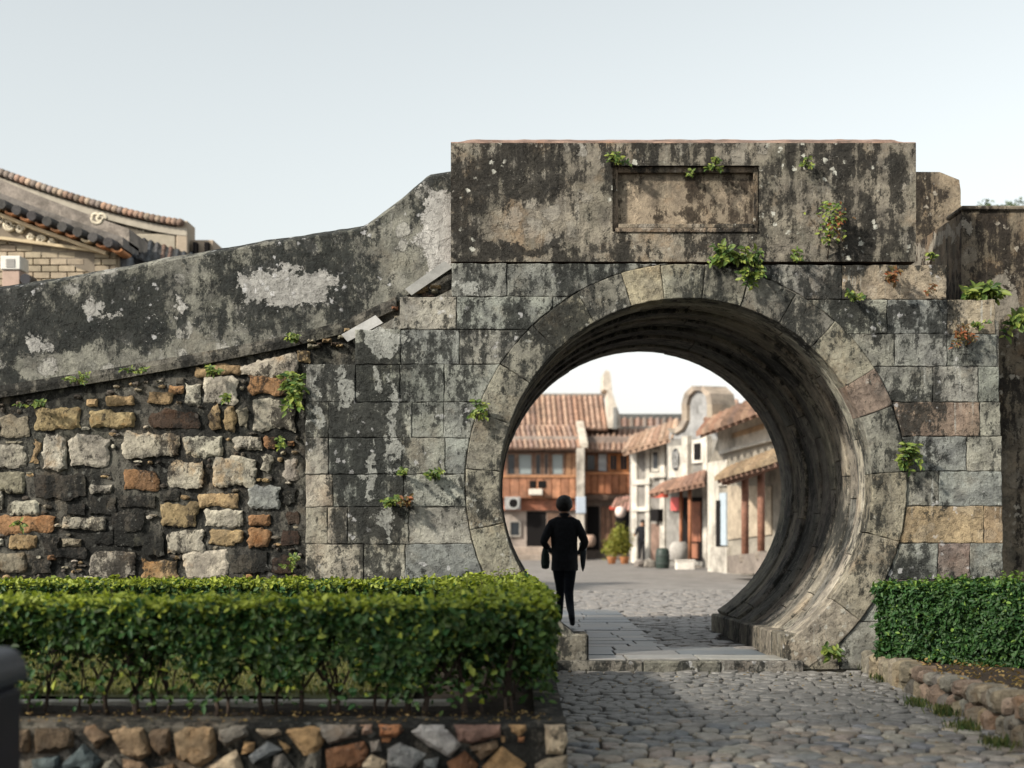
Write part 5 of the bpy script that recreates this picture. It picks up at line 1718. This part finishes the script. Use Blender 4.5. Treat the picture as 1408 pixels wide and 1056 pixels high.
while px < 256:
    x, z = TH(px, top2(px)+5)
    MB().tube([(x, DH-.14, z), (x, DH+.6, z+.02)], .075, 8).build('coping_tile', M_tile, hh, jit(random.choice([(.32,.205,.145), (.27,.18,.135), (.31,.24,.18), (.20,.165,.14)]), .15), smooth=True)
    px += 7.4
MB().bbox(TH(243, 0)[0], TH(259, 0)[0], DH-.05, DH+.6, TH(0, 362)[1], TH(0, 304)[1], .02).build('end_pier', M_cream, hh, (.40,.33,.25))
MB().bbox(TH(176, 0)[0], TH(242, 0)[0], DH-.03, DH+.4, TH(0, 352)[1], TH(0, 322)[1], .02).build('panel', M_cream, hh, (.36,.32,.25))
MB().bbox(TH(258.6, 0)[0], TH(291, 0)[0], DH+.2, DH+1.4, TH(0, 372)[1], TH(0, 327)[1], .02).build('step_block', M_cream, hh, (.36,.29,.22))
for a in (264, 280): MB().bbox(TH(a, 0)[0], TH(a+6, 0)[0], DH+.05, DH+.23, TH(0, 362)[1], TH(0, 332)[1], .01).build('dark_slot', M_black, hh)
# vent box in front of the brick gable
vb = thing('vent_box', 'white louvred box on a pinkish plinth against the tan brick gable', 'vent box', (-8.8, DT-.8, 0))
DV = 24.2
def TV(px, py): return P(px, py, DV)
MB().bbox(TV(3, 0)[0], TV(27, 0)[0], DV, DV+.35, TV(0, 420)[1], TV(0, 371.5)[1], .01).build('plinth', M_cream, vb, (.42,.31,.25))
MB().bbox(TV(3, 0)[0]-.02, TV(27, 0)[0]+.02, DV-.03, DV+.4, TV(0, 371)[1], TV(0, 352)[1], .012).build('case', M_metal, vb, (.66,.64,.58))
for k in range(5): MB().box(TV(9, 0)[0], TV(21, 0)[0], DV-.045, DV-.03, TV(0, 366.5-k*2.4)[1]-.012, TV(0, 366.5-k*2.4)[1]+.006).build('louvre', M_metal, vb, (.36,.35,.33))
x, z = TV(36, 384)
MB().tube([(x, DV-.05, z), (x, DV+.3, z)], .09, 12).build('pipe_end', M_metal, vb, (.03,.03,.035))

# far trees over the right wall
M_far = leafmat('far_leaf', (.05,.08,.03), (.10,.14,.05), (.2,.22,.08))
DF = 46.0
for i, (px, py, rx, lab) in enumerate(((1352, 284, 24, 'pale treetop just showing over the right wall beside the gate'), (1393, 281, 30, 'treetop at the right edge showing over the shaded wall'))):
    c = P3(px, py+48, DF+i*3)
    t = thing('tree', lab, 'tree', (c.x, c.y, -.4), 'trees beyond the right wall')
    MB().tube([(c.x, c.y, -.45), (c.x+.1, c.y, c.z*.4), (c.x, c.y, c.z)], [.28, .22, .10], 9).build('trunk', M_wood, t, smooth=True)
    for q in range(5):
        a = q*1.26
        MB().tube([(c.x, c.y, c.z*.55+q*.15), (c.x+.8*math.cos(a), c.y+.8*math.sin(a), c.z*.8)], [.09, .04], 6).build('limb', M_wood, t)
    N = 9000
    u = rng.normal(0, 1, (N, 3)); u /= np.linalg.norm(u, axis=1, keepdims=True)
    k_ = np.array([1+.7*mnoise.noise(Vector((a*1.8+i*7, b*1.8, d*1.8)))+.35*mnoise.noise(Vector((a*5+i*7, b*5, d*5))) for a, b, d in u])
    Pp = np.array([c.x, c.y, c.z]) + u*(k_*rng.uniform(.5, 1, N)**.5)[:, None]*np.array([rx*DF/F*1.7, 1.2, 1.05])
    leaf_mesh('crown', Pp, u+rng.normal(0, .6, (N, 3)), rng.normal(0, 1, (N, 3)), rng.uniform(.09, .17, N), rng.uniform(.05, .08, N), rng.uniform(0, 1, N)**3, M_far, t)
# ================================================================== PEOPLE
M_cloth = simple('dark_cloth', None, .9, .25, 18., .5, .008, .15)
M_skin = NT('skin', .55, .4).color((.36,.20,.13)).m
M_hair = simple('black_hair', (.012,.010,.009), .55, .4, 60., .8, .006, .4)
def skin_body(name, joints, edges, root, parent, mats, pick, sub=2):
    """one continuous figure: Skin over a joint graph, then smoothed"""
    me = bpy.data.meshes.new(name)
    keys = list(joints)
    bm = bmesh.new()
    lay = bm.verts.layers.skin.verify()
    vs = {k: bm.verts.new(joints[k][:3]) for k in keys}
    for a, b in edges: bm.edges.new((vs[a], vs[b]))
    for k in keys:
        r = joints[k][3]
        vs[k][lay].radius = r if isinstance(r, tuple) else (r, r)
        vs[k][lay].use_root = (k == root)
    bm.to_mesh(me); bm.free()
    tmp = bpy.data.objects.new(name, me); COL.objects.link(tmp)
    md = tmp.modifiers.new('s', 'SKIN'); md.use_smooth_shade = True
    sb = tmp.modifiers.new('u', 'SUBSURF'); sb.levels = sub; sb.render_levels = sub
    bpy.context.view_layer.update()
    dg = bpy.context.evaluated_depsgraph_get()
    out = bpy.data.meshes.new_from_object(tmp.evaluated_get(dg))
    bpy.data.objects.remove(tmp)
    bpy.data.meshes.remove(me)
    out.name = name
    out.materials.clear()
    for m_ in mats: out.materials.append(m_)
    for p in out.polygons:
        p.material_index = pick(p.center); p.use_smooth = True
    return link(name, out, None, parent)

PM = 19.3
mx_, mg = (776-VX)*PM/F, -.03
man = thing('person', 'person in dark jacket and trousers walking away through the round gate', 'person', (mx_, PM, mg))
def J(x, y, z, r): return (mx_+x, PM+y, mg+z, r)
jo = {
 'hip': J(0, 0, .94, (.155, .115)), 'waist': J(0, .01, 1.08, (.150, .11)), 'chest': J(0, .02, 1.28, (.175, .125)), 'upper': J(0, .015, 1.42, (.145, .10)),
 'neck': J(0, .03, 1.52, .058), 'head0': J(0, .055, 1.60, (.078, .088)), 'head1': J(0, .06, 1.69, (.085, .098)), 'head2': J(0, .055, 1.745, (.062, .07)),
 'ls': J(-.17, .01, 1.395, .074), 'le': J(-.29, -.05, 1.15, .058), 'lw': J(-.20, .17, 1.04, .038), 'lh': J(-.16, .24, 1.02, .034),
 'rs': J(.17, .01, 1.395, .074), 're': J(.285, -.05, 1.14, .058), 'rw': J(.225, .15, 1.02, .038), 'rh': J(.20, .22, 1.0, .034),
 'lth': J(-.085, .0, .86, .105), 'lk': J(-.045, .24, .52, .066), 'la': J(-.055, .36, .11, .045), 'lt': J(-.065, .50, .045, .038),
 'rth': J(.085, .0, .86, .105), 'rk': J(.06, .03, .48, .068), 'rc': J(.075, -.10, .28, .058), 'ra': J(.09, -.32, .17, .044), 'rt': J(.105, -.20, .04, .038), 'rhl': J(.09, -.375, .15, .034),
}
ed = [('hip','waist'),('waist','chest'),('chest','upper'),('upper','neck'),('neck','head0'),('head0','head1'),('head1','head2'),
 ('upper','ls'),('ls','le'),('le','lw'),('lw','lh'),('upper','rs'),('rs','re'),('re','rw'),('rw','rh'),
 ('hip','lth'),('lth','lk'),('lk','la'),('la','lt'),('hip','rth'),('rth','rk'),('rk','rc'),('rc','ra'),('ra','rt'),('ra','rhl')]
M_jack = simple('dark_jacket', (.020,.021,.025), .9, .3, 20., .5, .01, .15)
M_trou = simple('dark_trousers', (.011,.014,.020), .9, .3, 24., .5, .008, .15)
M_shoe = simple('black_shoe', (.010,.010,.011), .5, .3, 20., .2, .004, .4)
def pick(c):
    z = c.z-mg; x = c.x-mx_; y = c.y-PM
    if z > 1.50: return 0
    if z < .10: return 3
    if z < .90 and abs(x) < .2: return 2
    if y > .19 and .95 < z < 1.12: return 0
    return 1
skin_body('body', jo, ed, 'hip', man, [M_skin, M_jack, M_trou, M_shoe], pick)
# jacket: loose shell from shoulders to hem
jk = MB()
prof = [(1.485, .085, .065, .025), (1.46, .135, .09, .02), (1.425, .178, .115, .02), (1.34, .205, .142, .02), (1.2, .195, .146, .015), (1.05, .185, .142, .01), (.92, .19, .145, .0), (.80, .192, .147, -.005), (.765, .188, .145, -.005)]
n = 28
for z, rx, ry, oy in prof:
    for k in range(n):
        t = 2*math.pi*k/n
        f = .93 + (.035*math.sin(5*t+z*9)+.02*math.sin(9*t-z*14))*(1.0 if z < 1.3 else .3)
        jk.v.append((mx_+rx*f*math.copysign(abs(math.cos(t))**.85, math.cos(t)), PM+oy+ry*f*math.sin(t), mg+z))
jk.f = [(i*n+k, i*n+(k+1) % n, (i+1)*n+(k+1) % n, (i+1)*n+k) for i in range(len(prof)-1) for k in range(n)]
jk.build('jacket', M_jack, man, smooth=True)
col = MB()
for z, r in ((1.455, .088), (1.50, .080), (1.535, .074), (1.53, .066)):
    for k in range(16):
        t = 2*math.pi*k/16; col.v.append((mx_+r*math.cos(t), PM+.03+r*1.02*math.sin(t), mg+z+.012*math.sin(t)*-1))
col.f = [(i*16+k, i*16+(k+1) % 16, (i+1)*16+(k+1) % 16, (i+1)*16+k) for i in range(3) for k in range(16)]
col.build('collar', M_jack, man, smooth=True)
# hair: cap that covers crown, sides and nape, open over the face (which looks away)
hr = MB()
nu, nv = 28, 16
for i in range(nv+1):
    ph = math.pi*.86*i/nv
    for k in range(nu):
        t = 2*math.pi*k/nu
        d = Vector((math.sin(ph)*math.cos(t), math.sin(ph)*math.sin(t), math.cos(ph)))
        drop = 1.0
        rr_ = Vector((.112, .122, .124))
        f = 1 + .06*nz(d.x*7, d.y*7, d.z*7) + .05*nz(d.x*18, d.y*18, d.z*18)
        if d.y > .25 and d.z < .35: f *= .80          # the face side lies under skin
        hr.v.append((mx_+d.x*rr_.x*f, PM+.045+d.y*rr_.y*f, mg+1.668+d.z*rr_.z*f))
hr.f = [(i*nu+k, i*nu+(k+1) % nu, (i+1)*nu+(k+1) % nu, (i+1)*nu+k) for i in range(nv) for k in range(nu)]
hr.build('hair', M_hair, man, smooth=True)
for s_ in (-1, 1):
    e = MB(); e.lathe([(.004, -.03), (.014, -.02), (.018, .005), (.012, .028), (.003, .034)], (mx_+s_*.097, PM+.06, mg+1.645), 8); e.build('ear', M_skin, man, smooth=True)
nose = MB(); nose.tube([(mx_, PM+.155, mg+1.665), (mx_, PM+.178, mg+1.635), (mx_, PM+.155, mg+1.625)], [.008, .015, .008], 6); nose.build('nose', M_skin, man, smooth=True)
for s_ in (-1, 1):   # five bent fingers to a hand
    hx, hy, hz_ = (mx_-.16, PM+.25, mg+1.02) if s_ < 0 else (mx_+.20, PM+.23, mg+1.0)
    for k in range(4):
        a = Vector((hx + (k-1.5)*.017, hy+.01, hz_+.008)); L = (.040, .046, .043, .034)[k]
        MB().tube([a, a+Vector((0, L, -.006)), a+Vector((0, L*1.5, -.03)), a+Vector((0, L*1.3, -.055))], [.0095, .009, .008, .006], 7).build('finger', M_skin, man, smooth=True)
    a = Vector((hx - s_*.028, hy-.005, hz_))
    MB().tube([a, a+Vector((-s_*.018, .025, -.008)), a+Vector((-s_*.014, .05, -.022))], [.011, .010, .007], 7).build('thumb', M_skin, man, smooth=True)

# what he carries
bgx, bgz = P(750, 766, PM)
bag = thing('carrier_bag', 'dark green bag hanging at the left side of the walking person', 'bag', (bgx, PM+.06, bgz-.15))
bm_ = MB()
n = 16
for z, rx, ry in ((-.165, .02, .02), (-.15, .05, .04), (-.08, .06, .045), (.02, .055, .04), (.10, .04, .03), (.15, .022, .018)):
    for k in range(n):
        t = 2*math.pi*k/n; f = 1+.18*nz(math.cos(t)*2, math.sin(t)*2, z*12)
        bm_.v.append((bgx+rx*f*math.cos(t), PM+.06+ry*f*math.sin(t), bgz+z))
bm_.f = [(i*n+k, i*n+(k+1) % n, (i+1)*n+(k+1) % n, (i+1)*n+k) for i in range(5) for k in range(n)] + [tuple(range(n))]
bm_.build('sack', simple('green_bag', (.018,.034,.030), .5, .35, 20., .8, .02), bag, smooth=True)
MB().tube([(bgx, PM+.06, bgz+.14), (bgx+.02, PM+.16, bgz+.19), (mx_-.17, PM+.25, mg+1.03)], .010, 6).build('handle', simple('bag_handle', (.02,.034,.03), .5, .2), bag)
ux, uz = P(802, 765, PM)
um = thing('folded_umbrella', 'folded dark umbrella with a pale band hanging from the walking person', 'umbrella', (ux, PM+.1, uz-.2))
MB().lathe([(.006, -.21), (.028, -.14), (.040, -.02), (.046, .08), (.040, .10)], (ux, PM+.10, uz), 12).build('canopy', simple('umbrella_cloth', (.02,.028,.034), .7, .3, 30.), um, smooth=True)
MB().lathe([(.046, .08), (.050, .10), (.050, .17), (.044, .19)], (ux, PM+.10, uz), 12).build('band', simple('pale_band', (.30,.34,.37), .5, .1), um, smooth=True)
MB().tube([(ux, PM+.10, uz+.18), (ux-.01, PM+.14, uz+.24), (mx_+.205, PM+.23, mg+1.02)], .010, 6).build('handle', M_shoe, um)

# bystander by the white pilasters
PB = 54.0
bx_, bg_ = (883-VX)*PB/F, gz(PB)
by = thing('person', 'distant person in black standing beside the white pilasters', 'person', (bx_, PB, bg_))
def J2(x, y, z, r): return (bx_+x, PB+y, bg_+z, r)
jo2 = {'hip': J2(0,0,.88,(.15,.11)), 'waist': J2(0,0,1.0,(.14,.11)), 'chest': J2(0,0,1.2,(.17,.12)), 'upper': J2(0,0,1.32,(.14,.10)), 'neck': J2(0,-.01,1.41,.055), 'h0': J2(.01,-.02,1.49,.08), 'h1': J2(.01,-.02,1.57,.075),
 'ls': J2(-.17,0,1.31,.07), 'le': J2(-.27,-.08,1.08,.052), 'lw': J2(-.32,-.25,1.02,.04), 'rs': J2(.17,0,1.31,.07), 're': J2(.22,-.03,1.05,.052), 'rw': J2(.20,-.15,.88,.04),
 'lth': J2(-.08,0,.8,.10), 'lk': J2(-.09,-.02,.45,.066), 'la': J2(-.09,.02,.09,.048), 'lt': J2(-.10,-.13,.035,.04), 'rth': J2(.08,0,.8,.10), 'rk': J2(.09,-.01,.45,.066), 'ra': J2(.09,.02,.09,.048), 'rt': J2(.10,-.13,.035,.04)}
ed2 = [('hip','waist'),('waist','chest'),('chest','upper'),('upper','neck'),('neck','h0'),('h0','h1'),('upper','ls'),('ls','le'),('le','lw'),('upper','rs'),('rs','re'),('re','rw'),
 ('hip','lth'),('lth','lk'),('lk','la'),('la','lt'),('hip','rth'),('rth','rk'),('rk','ra'),('ra','rt')]
skin_body('body', jo2, ed2, 'hip', by, [M_skin, M_jack], lambda c: 0 if (c.z-bg_ > 1.40 or (c.y-PB < -.18 and c.z-bg_ > .8)) else 1)
hb = MB(); nu, nv = 16, 8
for i in range(nv+1):
    ph = math.pi*.6*i/nv
    for k in range(nu):
        t = 2*math.pi*k/nu
        hb.v.append((bx_+.01+.095*math.sin(ph)*math.cos(t), PB+.005+.10*math.sin(ph)*math.sin(t), bg_+1.555+.10*math.cos(ph)))
hb.f = [(i*nu+k, i*nu+(k+1) % nu, (i+1)*nu+(k+1) % nu, (i+1)*nu+k) for i in range(nv) for k in range(nu)]
hb.build('hair', M_hair, by, smooth=True)

# ================================================================== BIN AT THE LEFT EDGE
DBn = 5.0
bx1 = P(35, 0, DBn+.44)[0]; bzt = P(0, 889, DBn+.44)[1]
bn = thing('litter_bin', 'dark navy litter bin with a sloping lid at the left edge', 'bin', (bx1-.25, DBn+.2, 0))
M_bin = simple('navy_paint', (.006,.008,.015), .4, .25, 12., .15, .004, .5)
MB().bbox(bx1-.50, bx1, DBn, DBn+.42, .06, bzt-.13, .03).build('body', M_bin, bn)
# lid: rounded wedge
lid = MB(); pts = []
for k in range(9):
    t = math.pi/2*k/8
    pts.append((bx1+.012-.09*(1-math.sin(math.pi/2-t)), bzt-.12+.12*math.sin(t)))
pts = [(bx1+.012, bzt-.125)] + pts + [(bx1-.5, bzt+.004), (bx1-.512, bzt-.125)]
lid.prism(pts, DBn-.02, DBn+.44)
lid.build('lid', simple('bin_lid', (.014,.018,.026), .4, .2, 10., .1, .003, .5), bn)
MB().bbox(bx1-.46, bx1-.06, DBn-.012, DBn+.01, bzt-.34, bzt-.20, .006).build('slot', M_black, bn)
MB().bbox(bx1-.47, bx1-.03, DBn+.03, DBn+.39, -.03, .062, .01).build('base', M_bin, bn)

# ================================================================== PLANTS ROOTED IN THE MASONRY
M_fern = leafmat('wall_leaf', (.03,.07,.02), (.08,.15,.035), (.26,.30,.06))
M_fernR = leafmat('wall_leaf_red', (.07,.07,.025), (.13,.10,.035), (.30,.09,.04))
def wall_plant(px, py, D, wpx, hpx, n, label, kind='bush', mat=None, leaf=.05, seed=0, stemless=False):
    rg = np.random.default_rng(1000+seed)
    c = P3(px, py, D)
    t = thing('wall_plant', label, 'plant', tuple(c), 'plants growing out of the masonry')
    w_, h_ = wpx*S0, hpx*S0
    st = MB(); P_, T_, N_ = [], [], []
    fronds = max(3, n//12)
    for q in range(fronds):
        if kind == 'bush': tip = c + Vector((rg.uniform(-.5, .5)*w_, -rg.uniform(.03, .22), rg.uniform(-.25, .95)*h_))
        elif kind == 'hang': tip = c + Vector((rg.uniform(-.5, .5)*w_, -rg.uniform(.04, .18), rg.uniform(-1.0, .25)*h_))
        else: tip = c + Vector((rg.uniform(-.5, .5)*w_, -rg.uniform(.02, .14), rg.uniform(.5, 1.0)*h_))
        root = c + Vector((rg.uniform(-.2, .2)*w_, .03, 0))
        mid = root.lerp(tip, .55) + Vector((0, -.03, .05*h_/.2 if kind != 'hang' else .03))
        st.tube([root, mid, tip], [.005, .004, .002], 4)
        m_ = max(3, n//fronds)
        for k in range(m_):
            u = .25+.75*(k+rg.uniform(0, 1))/m_
            p = root.lerp(mid, u*1.8) if u < .55 else mid.lerp(tip, (u-.55)/.45)
            d = (tip-root).normalized()
            sd_ = Vector((d.z, rg.uniform(-.6, .2), -d.x))*(1 if k % 2 else -1)
            P_.append(p); T_.append(d*.5+sd_+Vector((0, -.3, .1))); N_.append(Vector((rg.normal(0, .35), -.7, .6+rg.normal(0, .3))))
    P_ = np.array([tuple(v) for v in P_]); T_ = np.array([tuple(v) for v in T_]); N_ = np.array([tuple(v) for v in N_])
    k = len(P_)
    st.build('stalks', M_wood, t)['kind'] = 'stuff'
    Ls = leaf*rg.uniform(.6, 1.25, k)
    o = leaf_mesh('leaves', P_, N_, T_, Ls, Ls*rg.uniform(.38, .55, k), rg.uniform(0, 1, k)**1.6, mat or M_fern, t)
    o['kind'] = 'stuff'
    return t
WPS = [
 (848, 228, 13.78, 36, 18, 90, 'small leafy fern on the left top corner of the sunk panel', 'bush', None, .055),
 (985, 235, 13.80, 30, 20, 70, 'yellow green sprig arching over the top edge of the sunk panel', 'bush', None, .05),
 (952, 243, 13.86, 22, 10, 40, 'little yellow tuft hanging inside the sunk panel', 'bush', None, .04),
 (1107, 233, 13.78, 22, 16, 50, 'small pale shrub alone on the right part of the parapet face', 'bush', None, .045),
 (1012, 362, 13.78, 76, 24, 260, 'widest fern cluster spilling over the crown of the arch', 'bush', None, .075),
 (1036, 372, 13.76, 50, 26, 120, 'fern fronds drooping over the ring stones below the crown cluster', 'hang', None, .065),
 (1092, 358, 13.78, 26, 14, 60, 'small fern right of the crown cluster under the sapling', 'bush', None, .05),
 (1174, 412, 13.78, 32, 12, 80, 'dark green fern beneath the sunlit block at the upper right', 'bush', None, .05),
 (1222, 385, 13.78, 30, 18, 70, 'reddish dry grass tuft on the sunlit block', 'bush', 'r', .06),
 (1277, 404, 13.78, 16, 14, 40, 'orange sprig at the right end of the sunlit block', 'bush', 'r', .04),
 (1279, 363, 13.86, 14, 14, 40, 'tiny green sprout on top of the sunlit block end', 'up', None, .045),
 (1320, 455, 13.78, 34, 28, 110, 'tangled brownish weeds below the upper right corner block', 'hang', 'r', .05),
 (1345, 452, 13.78, 24, 10, 50, 'green weed at the foot of the upper right corner block', 'bush', None, .045),
 (1352, 412, 14.05, 66, 22, 200, 'large fern sprouting behind the upper right corner block', 'bush', None, .10),
 (1392, 440, 14.10, 40, 26, 110, 'broad leaved fern against the shaded wall at the right edge', 'hang', None, .10),
 (1244, 640, 13.77, 34, 40, 170, 'bushy green fern on the right flank of the ring', 'bush', None, .065),
 (657, 575, 13.76, 26, 26, 90, 'green fern on the left flank of the ring', 'bush', None, .055),
 (596, 658, 13.78, 34, 12, 80, 'fern in the joint left of the ring, right of two neighbours', 'bush', None, .05),
 (554, 655, 13.78, 18, 12, 50, 'small fern in the joint left of the ring', 'bush', None, .045),
 (540, 696, 13.78, 26, 18, 80, 'fern low on the stained blocks near the hedge', 'bush', None, .05),
 (560, 690, 13.78, 18, 14, 50, 'dry brown weed beside the low fern near the hedge', 'bush', 'r', .05),
 (404, 560, 13.90, 34, 52, 240, 'tall leafy weed climbing where rubble wall meets the gate', 'bush', None, .075),
 (412, 472, 13.88, 28, 12, 70, 'fern on the ledge at the head of the rubble wall', 'bush', None, .05),
 (298, 516, 13.90, 24, 12, 70, 'small plant with a red flower under the sloping ledge', 'bush', None, .05),
 (314, 552, 13.90, 20, 12, 60, 'small fern between two pale rubble stones', 'bush', None, .045),
 (388, 614, 13.90, 20, 12, 60, 'little fern beside the orange rubble stone', 'bush', None, .045),
 (400, 778, 13.90, 24, 16, 70, 'fern low in the corner just over the back hedge', 'bush', None, .05),
 (110, 528, 13.88, 34, 14, 80, 'trailing weed on the sloping ledge towards the left', 'bush', None, .045),
 (50, 560, 13.90, 40, 12, 80, 'yellowish weed below the ledge at the far left', 'bush', None, .045),
 (190, 512, 13.88, 40, 10, 80, 'thin weed on the sloping ledge right of the trailing weed', 'bush', None, .04),
 (30, 720, 13.90, 20, 12, 40, 'small fern on a grey rubble stone at the far left', 'hang', None, .05),
 (1138, 902, 13.70, 26, 18, 90, 'green weed at the foot of the right ring base', 'bush', None, .07),
]
for i, a in enumerate(WPS):
    wall_plant(*a[:7], kind=a[7], mat=M_fernR if a[8] == 'r' else None, leaf=a[9], seed=i)
# the sapling on the parapet
c = P3(1138, 358, 13.77)
sp = thing('sapling', 'spindly sapling with reddish leaves growing before the parapet', 'plant', tuple(c))
hh_ = 75*S0
tp = [c + Vector((0, .03, 0)), c + Vector((.01, -.06, hh_*.35)), c + Vector((-.01, -.10, hh_*.65)), c + Vector((.015, -.12, hh_))]
MB().tube(tp, [.010, .008, .006, .003], 6).build('trunk', M_wood, sp, smooth=True)
P_, T_, N_, Y_ = [], [], [], []
for k in range(150):
    u = random.uniform(.30, 1)
    p = tp[1].lerp(tp[3], (u-.3)/.7) + Vector((random.gauss(0, .07), random.gauss(-.02, .05), random.gauss(0, .03)))
    P_.append(tuple(p)); T_.append((random.gauss(0, 1), random.gauss(-.3, .5), random.gauss(-.2, .6))); N_.append((random.gauss(0, .4), -.7, .6))
k = 110
leaf_mesh('leaves', np.array(P_[:k]), np.array(N_[:k]), np.array(T_[:k]), rng.uniform(.04, .07, k), rng.uniform(.02, .035, k), rng.uniform(0, 1, k), M_fern, sp)['kind'] = 'stuff'
k2 = 150-k
leaf_mesh('red_leaves', np.array(P_[k:])+np.array([.05, 0, -.03]), np.array(N_[k:]), np.array(T_[k:]), rng.uniform(.04, .06, k2), rng.uniform(.02, .03, k2), rng.uniform(0, 1, k2), M_fernR, sp)['kind'] = 'stuff'

# ================================================================== UNSEEN TREE ADDED TO SHADE THE FOREGROUND, left of the camera
tx, ty = -5.9, 4.5
tr = thing('shade_tree', 'broad unseen tree added well left of the litter bin to shade the cobbles', 'tree', (tx, ty, -.03))
tb = MB(); tb.tube([(tx, ty, -.1), (tx+.08, ty+.05, 1.6), (tx-.05, ty, 3.2), (tx+.1, ty+.1, 4.8), (tx, ty, 6.6)], [.30, .24, .21, .17, .07], 12)
tb.build('trunk', M_wood, tr, smooth=True)
for q in range(9):
    a = q*2.4; h0 = 3.4+q*.33; L = 1.9-.1*q
    p0 = Vector((tx, ty, h0)); p1 = p0+Vector((math.cos(a)*L*.5, math.sin(a)*L*.5, .8)); p2 = p0+Vector((math.cos(a)*L, math.sin(a)*L, 1.5))
    MB().tube([p0, p1, p2], [.10, .07, .025], 7).build('limb', M_wood, tr, smooth=True)
N = 2300
u = rng.normal(0, 1, (N, 3)); u /= np.linalg.norm(u, axis=1, keepdims=True)
k_ = np.array([1+.55*mnoise.noise(Vector((a*1.7, b*1.7, d*1.7)))+.3*mnoise.noise(Vector((a*4, b*4, d*4))) for a, b, d in u])
Pp = np.array([tx, ty, 6.2]) + u*(k_*rng.uniform(.15, 1, N)**.45)[:, None]*np.array([2.7, 2.9, 2.0])
leaf_mesh('crown', Pp, u+rng.normal(0, .7, (N, 3)), rng.normal(0, 1, (N, 3)), rng.uniform(.16, .26, N), rng.uniform(.08, .13, N), rng.uniform(0, 1, N)**3, M_far, tr)
